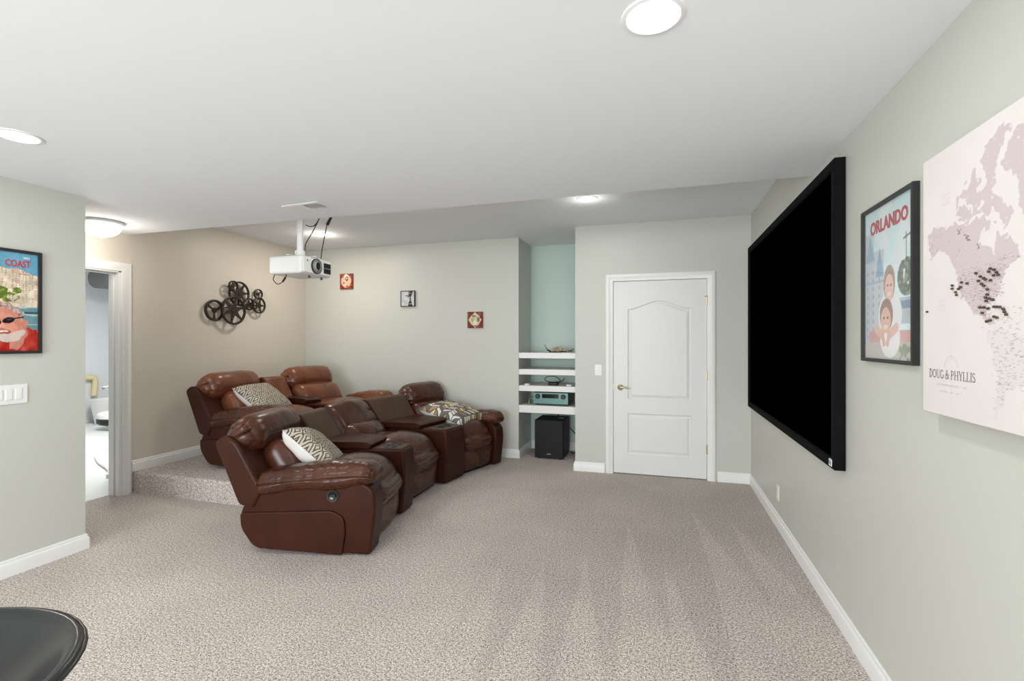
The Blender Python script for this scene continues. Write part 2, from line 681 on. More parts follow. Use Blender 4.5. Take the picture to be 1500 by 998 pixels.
def print_mesh(name, x0, x1, y0, y1, nx, ny, fn, m, parent, z=0.0):
    """a flat print: colour is given per point by fn(X, Y) -> (ny+1, nx+1, 3) sRGB 0..255"""
    xs = np.linspace(x0, x1, nx + 1)
    ys = np.linspace(y0, y1, ny + 1)
    X, Y = np.meshgrid(xs, ys)
    rgb = np.clip(fn(X, Y), 0, 255) / 255.0
    lin = np.where(rgb <= 0.04045, rgb / 12.92, ((rgb + 0.055) / 1.055) ** 2.4)
    co = np.stack([X, Y, np.full_like(X, z)], -1).reshape(-1, 3)
    idx = np.arange((nx + 1) * (ny + 1)).reshape(ny + 1, nx + 1)
    q = np.stack([idx[:-1, :-1], idx[:-1, 1:], idx[1:, 1:], idx[1:, :-1]], -1).reshape(-1, 4)
    me = bpy.data.meshes.new(name)
    me.vertices.add(len(co))
    me.vertices.foreach_set('co', co.astype(np.float32).ravel())
    me.loops.add(q.size)
    me.loops.foreach_set('vertex_index', q.astype(np.int32).ravel())
    me.polygons.add(len(q))
    me.polygons.foreach_set('loop_start', np.arange(0, q.size, 4, dtype=np.int32))
    me.update(calc_edges=True)
    a = me.color_attributes.new('ink', 'FLOAT_COLOR', 'POINT')
    a.data.foreach_set('color', np.concatenate([lin.reshape(-1, 3), np.ones((len(co), 1))], 1).astype(np.float32).ravel())
    me.materials.append(m)
    return put(name, me, parent)


def in_poly(X, Y, pts):
    ins = np.zeros(X.shape, bool)
    n = len(pts)
    for i in range(n):
        xa, ya = pts[i]
        xb, yb = pts[i - 1]
        if ya == yb:
            continue
        c = ((ya > Y) != (yb > Y)) & (X < (xb - xa) * (Y - ya) / (yb - ya) + xa)
        ins ^= c
    return ins


def vnoise(X, Y, s, seed=0):
    """smooth value noise in 0..1"""
    g = np.random.default_rng(seed).random((64, 64))
    x, y = X * s, Y * s
    xi, yi = np.floor(x).astype(int), np.floor(y).astype(int)
    fx, fy = x - xi, y - yi
    fx, fy = fx * fx * (3 - 2 * fx), fy * fy * (3 - 2 * fy)
    G = lambda a, b: g[b % 64, a % 64]
    return (G(xi, yi) * (1 - fx) + G(xi + 1, yi) * fx) * (1 - fy) + (G(xi, yi + 1) * (1 - fx) + G(xi + 1, yi + 1) * fx) * fy


def ell(X, Y, cx, cy, rx, ry, rot=0.0):
    c, s = math.cos(rot), math.sin(rot)
    a, b = X - cx, Y - cy
    return ((a * c + b * s) / rx) ** 2 + ((-a * s + b * c) / ry) ** 2 < 1


def seg_mask(X, Y, xa, ya, xb, yb, w):
    dx, dy = xb - xa, yb - ya
    L2 = dx * dx + dy * dy + 1e-12
    t = np.clip(((X - xa) * dx + (Y - ya) * dy) / L2, 0, 1)
    return (X - xa - t * dx) ** 2 + (Y - ya - t * dy) ** 2 < (w / 2) ** 2


# ------------------------------------------------------------------ room shell
XR, XL, XP = 0.857, -4.70, -3.74     # screen wall, reel wall, poster wall
YD, YB, YN = 5.30, 5.66, 6.25        # door wall, back wall, niche back
ZL, ZH = 2.39, 2.655                 # low ceiling, recessed ceiling
YS, ZS = 3.335, 0.195                # platform step
XN = -0.885                          # niche's corner at the door wall
XNL = -1.63                          # niche's other side

fl = struct(boxes('floor', [(-4.83, XR, -3.2, YN, -0.1, 0.0)], M['carpet']))
# carpeted platform with a rounded nose
prof = fillet([(YS, -0.02), (YS, ZS), (YB, ZS), (YB, -0.02)], [0, 0.03, 0, 0], 5)
bm = bmesh.new()
a = [bm.verts.new((XL, y, z)) for y, z in prof]
b = [bm.verts.new((-3.10, y, z)) for y, z in prof]
bm.faces.new(a)
bm.faces.new(b[::-1])
for i in range(len(prof)):
    j = (i + 1) % len(prof)
    bm.faces.new([a[i], a[j], b[j], b[i]])
struct(bm_obj('floor_platform', bm, M['carpet'], smooth=40))

struct(box('wall_right', XR, XR + 0.12, -3.2, YD + 0.12, 0, 2.75, M['wall']))
struct(boxes('wall_front', [(XN, -0.492, YD, YD + 0.12, 0, 2.75), (0.468, XR, YD, YD + 0.12, 0, 2.75), (-0.492, 0.468, YD, YD + 0.12, 2.058, 2.75)], M['wall']))
struct(box('wall_niche_right', XN, XN + 0.12, YD + 0.12, YN, 0, 2.75, M['wall']))
struct(box('wall_niche_back', XNL - 0.12, XN + 0.12, YN, YN + 0.12, 0, 2.75, M['wall_cool_lit']))
struct(box('wall_niche_left', XNL - 0.12, XNL, YB + 0.12, YN, 0, 2.75, M['wall']))
struct(box('wall_back', XL, XNL, YB, YB + 0.12, 0, 2.75, M['wall']))
DY0, DY1 = 2.43, 3.235
struct(boxes('wall_left', [(XL - 0.13, XL, -3.2, DY0, 0, 2.75), (XL - 0.13, XL, DY1, YB + 0.12, 0, 2.75), (XL - 0.13, XL, DY0, DY1, 2.05, 2.75)], M['wall_warm_lit']))
struct(box('wall_poster', XP - 0.12, XP, -3.2, 2.345, 0, ZL, M['wall']))
# wall behind the camera; its wide glass doors are added for brightness
GX0, GX1 = -3.2, 0.3
struct(boxes('wall_behind', [(XL, GX0, -3.32, -3.2, 0, 2.75), (GX1, XR + 0.12, -3.32, -3.2, 0, 2.75), (GX0, GX1, -3.32, -3.2, 2.2, 2.75)], M['wall']))
w = struct(boxes('added_window_1', [(GX0, GX1, -3.3, -3.22, 2.12, 2.2), (GX0, GX1, -3.3, -3.22, 0, 0.1)] + [(x, x + 0.08, -3.3, -3.22, 0.1, 2.12) for x in (GX0, GX0 + 1.14, GX0 + 2.28, GX1 - 0.08)], M['trim']))
for x in (GX0 + 0.08, GX0 + 1.22, GX0 + 2.36):
    box('added_pane', x, x + 1.06, -3.264, -3.256, 0.1, 2.12, M['glass'], w)
struct(box('ceiling', XL, XR, -3.2, 3.29, ZL, 2.75, M['ceiling']))
struct(box('ceiling_recess', XL, XR, 3.29, YN, ZH, 2.75, M['ceiling']))

# baseboards: path runs with the room on its left
BP = [(0.0, 0.0), (0.016, 0.0), (0.016, 0.072), (0.013, 0.080), (0.009, 0.084), (0.008, 0.098), (0.004, 0.102), (0.0, 0.102)]
struct(molding('baseboard_right', [(XR, -3.2, 0), (XR, YD, 0), (0.55, YD, 0)], BP, M['trim']))
struct(molding('baseboard_front', [(-0.565, YD, 0), (XN, YD, 0), (XN, YN, 0)], BP, M['trim']))
struct(molding('baseboard_niche', [(XN, YN, 0), (XNL, YN, 0), (XNL, YB, 0), (-3.10, YB, 0)], BP, M['trim']))
struct(molding('baseboard_back', [(-3.10, YB, ZS), (XL, YB, ZS), (XL, 3.325, ZS)], BP, M['trim']))
struct(molding('baseboard_left', [(XP - 0.12, 0.5, 0), (XP - 0.12, 2.345, 0), (XP, 2.345, 0), (XP, -3.2, 0)][::-1], [(-a_, b_) for a_, b_ in BP], M['trim']))

# door casings
CP = [(0.0, 0.0), (0.0, 0.010), (0.010, 0.013), (0.030, 0.014), (0.040, 0.020), (0.062, 0.020), (0.070, 0.016), (0.070, 0.0)]
struct(molding('trim_1', [(0.460, YD, 0), (0.460, YD, 2.045), (-0.484, YD, 2.045), (-0.484, YD, 0)], [(-a_, b_) for a_, b_ in CP], M['trim'], up=(0, -1, 0)))
struct(molding('trim_2', [(XL, DY1 + 0.005, 0), (XL, DY1 + 0.005, 2.045), (XL, DY0 - 0.005, 2.045), (XL, DY0 - 0.005, 0)], [(-a_ * 1.1, b_) for a_, b_ in CP], M['trim'], up=(1, 0, 0)))
# jambs and stops
struct(boxes('trim_3', [(0.455, 0.468, YD, YD + 0.12, 0, 2.058), (-0.492, -0.479, YD, YD + 0.12, 0, 2.058), (-0.479, 0.455, YD, YD + 0.12, 2.045, 2.058)], M['trim']))
struct(boxes('trim_4', [(XL - 0.13, XL + 0.001, DY1 - 0.02, DY1 + 0.006, 0, 2.05), (XL - 0.13, XL + 0.001, DY0 - 0.006, DY0 + 0.02, 0, 2.05), (XL - 0.13, XL + 0.001, DY0, DY1, 2.03, 2.051),
                        (XL - 0.09, XL - 0.05, DY1 - 0.032, DY1 - 0.02, 0, 2.03), (XL - 0.09, XL - 0.05, DY0, DY1, 2.018, 2.03)], M['trim'], bevel=0.003))


def offset_poly(pts, d):
    n = len(pts)
    out = []
    for i in range(n):
        p = Vector(pts[i])
        e1 = (p - Vector(pts[i - 1])).normalized()
        e2 = (Vector(pts[(i + 1) % n]) - p).normalized()
        n1, n2 = Vector((-e1.y, e1.x)), Vector((-e2.y, e2.x))
        m_ = (n1 + n2).normalized()
        k = d / max(0.3, m_.dot(n1))
        out.append((p.x + m_.x * k, p.y + m_.y * k))
    return out


def panel_door():
    W, H, T = 0.924, 2.028, 0.038
    bm = bmesh.new()
    outer = [(0, 0), (W, 0), (W, H), (0, H)]
    lo = [(0.145, 0.20), (W - 0.145, 0.20), (W - 0.145, 0.635), (0.145, 0.635)]
    x0, x1, zs = 0.145, W - 0.145, 1.735
    arch = []
    for k in range(25):
        t = k / 24
        x = x1 + (x0 - x1) * t
        s = 1 - abs(2 * t - 1)
        arch.append((x, zs + 0.085 * (s * s * (3 - 2 * s))))
    up = [(x0, 0.785), (x1, 0.785)] + arch

    def loop(pts, y):
        return [bm.verts.new((x, y, z)) for x, z in pts]

    def ring(a, b):
        for i in range(len(a)):
            j = (i + 1) % len(a)
            bm.faces.new([a[i], a[j], b[j], b[i]])
    o0 = loop(outer, 0.0)
    o1 = loop(outer, T)
    ring(o0, o1)
    bm.faces.new(o1)
    edges = []
    for i in range(4):
        edges.append(bm.edges.get((o0[i], o0[(i + 1) % 4])))
    for pts in (lo, up):
        a = loop(pts, 0.0)
        for i in range(len(a)):
            edges.append(bm.edges.new((a[i], a[(i + 1) % len(a)])))
        b_ = loop(offset_poly(pts, 0.010), 0.009)
        c_ = loop(offset_poly(pts, 0.018), 0.010)
        d_ = loop(offset_poly(pts, 0.046), 0.002)
        ring(a, b_)
        ring(b_, c_)
        ring(c_, d_)
        bm.faces.new(d_)
    bmesh.ops.triangle_fill(bm, use_beauty=True, edges=edges)
    return bm


d1 = struct(bm_obj('door_1', panel_door(), M['door']), 'closed white two panel door with an arched upper panel')
d1.location = (-0.474, YD + 0.012, 0.012)
h = put('door_handle', bpy.data.meshes.new('door_handle'), d1)
bm = bmesh.new()
add_lathe(bm, [(0, 0), (0.032, 0), (0.032, 0.006), (0.026, 0.012), (0.012, 0.016), (0.011, 0.05), (0.013, 0.055), (0, 0.058)], 20, Matrix.Translation((0.07, 0.0, 0.905)) @ Matrix.Rotation(PI / 2, 4, 'X'))
add_tube(bm, spline([(0.07, -0.05, 0.905), (0.10, -0.053, 0.912), (0.14, -0.05, 0.902), (0.175, -0.048, 0.897)], 5), [0.010] * 6 + [0.008] * 5 + [0.0065] * 5, 8)
bmesh.ops.recalc_face_normals(bm, faces=bm.faces)
bm.to_mesh(h.data)
bm.free()
h.data.materials.append(M['brass'])
h.data.polygons.foreach_set('use_smooth', [True] * len(h.data.polygons))
h['label'] = 'brass lever handle'
for z in (0.30, 1.05, 1.80):
    bm = bmesh.new()
    add_tube(bm, [(0.929, -0.008, z - 0.05), (0.929, -0.008, z + 0.05)], 0.006, 8)
    add_box(bm, 0.919, 0.928, -0.002, 0.0, z - 0.045, z + 0.045)
    bm_obj('hinge', bm, M['brass'], d1, smooth=40)
tube('hinge_stop', [(0.905, -0.018, 1.85), (0.955, -0.018, 1.85)], 0.005, M['brass'], d1)
tube('latch', [(-0.003, -0.002, 0.87), (-0.003, -0.002, 0.94)], 0.006, M['brass'], d1)

# ------------------------------------------------------------------ storage room beyond the open doorway
struct(box('floor_storage', -9.6, XL - 0.13, 1.2, 8.6, -0.1, -0.004, M['concrete_floor']))
struct(boxes('wall_storage', [(-9.7, -9.42, 1.2, 8.6, 0, 2.7), (-9.6, XL - 0.13, 8.5, 8.6, 0, 2.7), (-9.6, XL - 0.13, 1.1, 1.2, 0, 2.7)], M['concrete']))
struct(box('ceiling_storage', -9.6, XL - 0.13, 1.2, 8.6, 2.62, 2.72, M['ceiling']))
area_light('storage_room_lamp', (-6.8, 4.6, 2.56), (0, 0, 0), STORE_POWER, 1.2, 0.3, (1.0, 0.985, 0.96))
t = thing('strip_light', 'long white strip light on the storage room ceiling', 'light', (-6.8, 4.6, 2.62))
box('housing', -0.62, 0.62, -0.06, 0.06, -0.045, 0.0, M['plastic_white'], t, 0.005)
# door leaf of the storage room, swung far open into it
DL = thing('door_2', None, None, (XL - 0.135, DY1 + 0.01, 0.01), (0, 0, math.radians(146.6)))
DL['kind'] = 'structure'
DL['label'] = 'white storage room door swung open into the bright room'
box('door_slab', 0.0, 0.79, -0.04, 0.0, 0.0, 2.02, M['door'], DL, 0.002)
bm = bmesh.new()
add_lathe(bm, [(0, 0), (0.03, 0), (0.03, 0.008), (0.012, 0.012), (0.012, 0.06), (0, 0.062)], 16, Matrix.Translation((0.72, 0.0, 0.92)) @ Matrix.Rotation(-PI / 2, 4, 'X'))
add_tube(bm, [(0.72, 0.055, 0.92), (0.60, 0.06, 0.92)], 0.011, 8)
hd = bm_obj('door_handle', bm, M['chrome'], DL, smooth=40)
hd['label'] = 'chrome lever handle'
t = thing('storage_tub', 'white plastic tub on the storage room floor by the far wall', 'tub', (-9.0, 6.02, 0.0), (0, 0, 0.5))
bm = bmesh.new()
add_lathe(bm, [(0, 0), (0.20, 0), (0.27, 0.40), (0.285, 0.42), (0.265, 0.42), (0.20, 0.03), (0, 0.03)], 24)
bm_obj('body', bm, M['plastic_white'], t, smooth=40)
t = thing('pot_lid', 'dark round lid with a pale band standing by the white storage tub', 'lid', (-8.35, 5.70, 0.0))
lathe('rim', [(0, 0.08), (0.23, 0.08), (0.27, 0.11), (0.27, 0.18), (0.0, 0.20)], M['black'], t, 24)
lathe('band', [(0.262, 0.18), (0.268, 0.19), (0.262, 0.25), (0.22, 0.28), (0, 0.29)], M['plastic_white'], t, 24)
lathe('stand', [(0, 0), (0.16, 0), (0.15, 0.085), (0, 0.085)], M['plastic_white'], t, 20)
bm = bmesh.new()
add_tube(bm, spline([(-9.36, 5.3, 0.78), (-9.36, 5.92, 0.78), (-9.36, 6.00, 0.76), (-9.36, 6.02, 0.68), (-9.36, 6.00, 0.46)], 5), 0.045, 10)
add_tube(bm, [(-9.36, 5.3, 0.78), (-9.36, 3.4, 0.78)], 0.045, 10)
tag(bm_obj('drain_pipe', bm, M['yellow'], smooth=50), 'yellowed pipe bent down along the storage room wall', 'pipe')
tag(tube('air_duct', [(-8.6, 5.55, 2.42), (-8.9, 8.2, 2.42)], 0.17, M['duct'], seg=20), 'gray round duct under the storage room ceiling', 'duct')
tag(tube('garden_hose', spline([(-6.6, 4.25, 0.02), (-6.2, 4.02, 0.02), (-5.7, 3.80, 0.02), (-5.45, 3.62, 0.02)], 8), 0.015, M['plastic_white'], seg=8), 'white hose lying on the pale storage room floor', 'hose')

# ------------------------------------------------------------------ ceiling lights, vent


def can_light(x, y, z, label, col=(1, 0.97, 0.93), power=CAN_POWER):
    t = thing('recessed_light', label, 'ceiling light', (x, y, z), group='recessed ceiling lights')
    lathe('trim_ring', [(0.075, -0.002), (0.080, -0.006), (0.092, -0.004), (0.095, 0.0), (0.075, 0.0), (0.075, -0.002)], M['plastic_white'], t, 32)
    lathe('diffuser', [(0, -0.0035), (0.074, -0.0035), (0.076, 0.0), (0, 0.0)], M['light'], t, 32)
    a = area_light('recessed_lamp', (0, 0, -0.008), (0, 0, 0), power, 0.14, 0.14, col, 'DISK')
    a.parent = t
    if z > 2.5:     # a point lamp is added below raised-ceiling lights to brighten walls sideways
        a.data.energy = power * 0.8
        d = bpy.data.lights.new('added_side_lamp', 'POINT')
        d.energy = power * 0.2
        d.color = col
        d.shadow_soft_size = 0.05
        p_ = bpy.data.objects.new('added_side_lamp', d)
        p_.location = (0, 0, -0.09)
        COL.objects.link(p_)
        p_.parent = t
    return t


can_light(-0.02, 1.53, ZL, 'round recessed light in the low ceiling nearest the screen wall')
can_light(-2.93, 1.55, ZL, 'round recessed light in the low ceiling near the coast poster')
can_light(-0.61, 4.285, ZH, 'round recessed light in the raised ceiling near the white door', (1, 0.97, 0.93), 6.0)
can_light(-3.79, 4.82, ZH, 'round recessed light in the raised ceiling behind the projector', (1, 0.93, 0.84), 14.0)
can_light(-2.2, 3.85, ZH, 'added unseen recessed light in the raised ceiling behind the ceiling drop', (1, 0.96, 0.91), 8.0)  # unseen lamp added to brighten the raised-ceiling area
can_light(-0.02, -1.35, ZL, 'added recessed fill light in the low ceiling behind the viewer by the screen wall')  # this lamp and the next are unseen, added for overall brightness
can_light(-2.93, -1.35, ZL, 'added recessed fill light in the low ceiling behind the viewer by the poster wall')

t = thing('dome_light', 'frosted glass dome light on the hall ceiling beside the open doorway', 'ceiling light', (-4.38, 2.86, ZL))
lathe('rim', [(0, 0), (0.152, 0), (0.158, -0.008), (0.155, -0.022), (0.136, -0.030), (0, -0.03)], M['plastic_white'], t, 40)
lathe('glass_bowl', [(0.136, -0.028), (0.133, -0.050), (0.118, -0.082), (0.088, -0.106), (0.05, -0.120), (0, -0.125)], M['bowl'], t, 40)
lathe('finial', [(0.008, -0.121), (0.012, -0.129), (0.006, -0.137), (0, -0.139)], M['plastic_white'], t, 16)
d = bpy.data.lights.new('dome_lamp', 'POINT')
d.energy = DOME_POWER
d.color = (1, 0.93, 0.84)
d.shadow_soft_size = 0.12
lo_ = bpy.data.objects.new('dome_lamp', d)
lo_.location = (0, 0, -0.25)
COL.objects.link(lo_)
lo_.parent = t

t = thing('ceiling_vent', 'white metal register with open slots in the low ceiling', 'vent', (-2.45, 2.965, ZL), (0, 0, -0.09))
molding('frame', [(-0.165, -0.075, -0.002), (0.165, -0.075, -0.002), (0.165, 0.075, -0.002), (-0.165, 0.075, -0.002)], [(0, 0), (0.025, 0), (0.025, -0.006), (0.0, -0.004)], M['plastic_white'], t, closed=True)
box('backing', -0.145, 0.145, -0.055, 0.055, -0.002, -0.0005, M['plastic_gray'], t)
slat0 = None
for k in range(12):
    x = -0.128 + k * 0.0233
    if slat0 is None:
        slat0 = box('slat', -0.0085, 0.0085, -0.053, 0.053, -0.0008, 0.0008, M['plastic_white'], t)
        s_ = slat0
    else:
        s_ = slat0.copy()
        COL.objects.link(s_)
    s_.location = (x, 0, -0.007)
    s_.rotation_euler = (0, -0.25 if k < 6 else 0.95, 0)

# ------------------------------------------------------------------ projection screen and framed pictures
t = thing('projection_screen', 'huge black projection screen in a wide black frame on the pale wall', 'screen', (XR, 3.925, 1.543), ROT_RIGHT_WALL)
HW, HH = 1.208, 0.757
molding('frame', [(-HW, -HH, 0), (HW, -HH, 0), (HW, HH, 0), (-HW, HH, 0)], [(0, 0.004), (0, 0.050), (0.006, 0.055), (0.042, 0.052), (0.050, 0.042), (0.050, 0.004)], M['velvet'], t, closed=True)
box('screen_panel', -HW + 0.044, HW - 0.044, -HH + 0.044, HH - 0.044, 0.025, 0.040, M['screen_black'], t)
badge = box('badge', HW - 0.064, HW - 0.024, -HH + 0.012, -HH + 0.045, 0.048, 0.0565, M['ink_white'], t)
badge['label'] = 'small white badge with a dark mark'
bm = bmesh.new()
for xa, ya, xb, yb in ((0.008, 0.006, 0.008, 0.027), (0.008, 0.027, 0.032, 0.006), (0.032, 0.006, 0.032, 0.027)):
    v = Vector((xb - xa, yb - ya, 0)).normalized()
    nn = Vector((-v.y, v.x, 0)) * 0.0028
    A, B = Vector((HW - 0.064 + xa, -HH + 0.012 + ya, 0.0572)), Vector((HW - 0.064 + xb, -HH + 0.012 + yb, 0.0572))
    bm.faces.new([bm.verts.new(p) for p in (A - nn, B - nn, B + nn, A + nn)])
bm_obj('badge_mark', bm, M['black'], badge)


def picture_frame(name, label, loc, rot, w, h_, fw, depth, fn, nx, ny, texts=None):
    t = thing(name, label, 'picture', loc, rot)
    W, H = w / 2, h_ / 2
    molding('frame', [(-W, -H, 0), (W, -H, 0), (W, H, 0), (-W, H, 0)], [(0, 0.001), (0, depth), (0.003, depth + 0.002), (fw, depth + 0.001), (fw, 0.001)], M['black_satin'], t, closed=True)
    box('backing', -W + fw * 0.5, W - fw * 0.5, -H + fw * 0.5, H - fw * 0.5, 0.002, 0.008, M['black_satin'], t)
    p = print_mesh('print', -W + fw * 0.9, W - fw * 0.9, -H + fw * 0.9, H - fw * 0.9, nx, ny, fn, M['print'], t, 0.0095)
    for args in texts or []:
        text_mesh('lettering', *args[:3], p, args[3], **args[4])
    box('glass', -W + fw * 0.8, W - fw * 0.8, -H + fw * 0.8, H - fw * 0.8, 0.016, 0.018, M['glass'], t)
    return t


def shade(A, mask, col, amt=1.0):
    A[mask] = A[mask] * (1 - amt) + np.array(col, float) * amt


def draw_orlando(X, Y):  # haze reflected in the glass is drawn into these pale colours
    # local metres, x to the right, y up; picture is 0.43 x 0.61
    u = (X + 0.215) / 0.43
    v = (0.305 - Y) / 0.61
    A = np.empty(X.shape + (3,))
    A[:] = np.array([196, 219, 222]) + (np.clip(v, 0, 0.5)[..., None] * 40)
    cl = vnoise(u, v, 5, 3) * 0.6 + vnoise(u, v, 11, 4) * 0.4
    shade(A, (cl > 0.56) & (v < 0.55), (224, 230, 231), 0.7)
    # plain pale town buildings with slate-blue gables
    wall_ = (u < 0.42) & (v > 0.28)
    shade(A, wall_, (196, 202, 208), 0.9)
    shade(A, (u < 0.20) & (v > 0.15), (188, 198, 208), 0.9)
    shade(A, in_poly(u, v, [(0.02, 0.34), (0.12, 0.16), (0.22, 0.34)]), (142, 176, 198), 0.85)
    shade(A, in_poly(u, v, [(0.24, 0.46), (0.33, 0.26), (0.42, 0.46)]), (132, 172, 200), 0.8)
    for i in range(9):
        for j in range(3):
            shade(A, ell(u, v, 0.06 + 0.13 * j, 0.42 + 0.055 * i, 0.018, 0.014), (150, 160, 172), 0.7)
    shade(A, (np.abs(v - 0.49) < 0.006) & (u < 0.5), (150, 172, 196), 0.7)
    # leafy tree and lamp post
    tr = ell(u, v, 0.86, 0.50, 0.17, 0.115) & (vnoise(u, v, 26, 8) > 0.22)
    shade(A, tr, (112, 122, 112))
    shade(A, tr & (vnoise(u, v, 40, 9) > 0.6), (152, 160, 148))
    shade(A, seg_mask(u, v, 0.85, 0.24, 0.85, 0.4, 0.012) | seg_mask(u, v, 0.80, 0.27, 0.95, 0.25, 0.012), (92, 104, 110), 0.85)
    shade(A, (u > 0.62) & (v > 0.62) & (v < 0.78), (176, 184, 190), 0.8)
    shade(A, (u > 0.74) & (v > 0.64) & (v < 0.69), (118, 142, 172), 0.8)
    shade(A, (u > 0.10) & (v > 0.82) & (v < 0.89), (216, 150, 146), 0.75)
    shade(A, (v > 0.89), (196, 190, 178), 0.8)
    shade(A, (u > 0.72) & (v > 0.90) & (vnoise(u, v, 30, 2) > 0.4), (140, 154, 128), 0.8)
    # older child behind, younger in front
    shade(A, ell(u, v, 0.54, 0.72, 0.235, 0.155), (230, 232, 234))
    shade(A, ell(u, v, 0.53, 0.515, 0.115, 0.115), (172, 148, 134))
    shade(A, ell(u, v, 0.53, 0.545, 0.086, 0.086), (228, 196, 184))
    shade(A, ell(u, v, 0.50, 0.53, 0.014, 0.008) | ell(u, v, 0.565, 0.53, 0.014, 0.008), (92, 70, 64))
    shade(A, ell(u, v, 0.53, 0.585, 0.034, 0.011), (240, 224, 218))
    shade(A, ell(u, v, 0.54, 0.86, 0.20, 0.13), (236, 236, 238))
    shade(A, ell(u, v, 0.47, 0.715, 0.135, 0.105), (156, 134, 122))
    shade(A, ell(u, v, 0.46, 0.750, 0.103, 0.083), (226, 190, 176))
    shade(A, ell(u, v, 0.425, 0.735, 0.015, 0.008) | ell(u, v, 0.50, 0.735, 0.015, 0.008), (84, 62, 56))
    shade(A, ell(u, v, 0.46, 0.793, 0.042, 0.014), (238, 222, 216))
    for sx in (-1, 1):
        shade(A, seg_mask(u, v * 1.4, 0.46 + sx * 0.21, 0.80 * 1.4, 0.46 + sx * 0.07, 0.845 * 1.4, 0.085), (226, 192, 178))
        shade(A, seg_mask(u, v * 1.4, 0.46 + sx * 0.07, 0.845 * 1.4, 0.46 + sx * 0.035, 0.90 * 1.4, 0.06), (222, 184, 170))
    return A


picture_frame('framed_poster', 'black framed travel poster of two children lettered in red, beside the screen', (XR, 2.247, 1.647), ROT_RIGHT_WALL, 0.455, 0.638, 0.014, 0.022, draw_orlando, 150, 210,
              [('ORLANDO', 0.072, M['ink_red'], (-0.160, 0.206, 0.0108), dict(offset=0.0022, sx=0.92))])


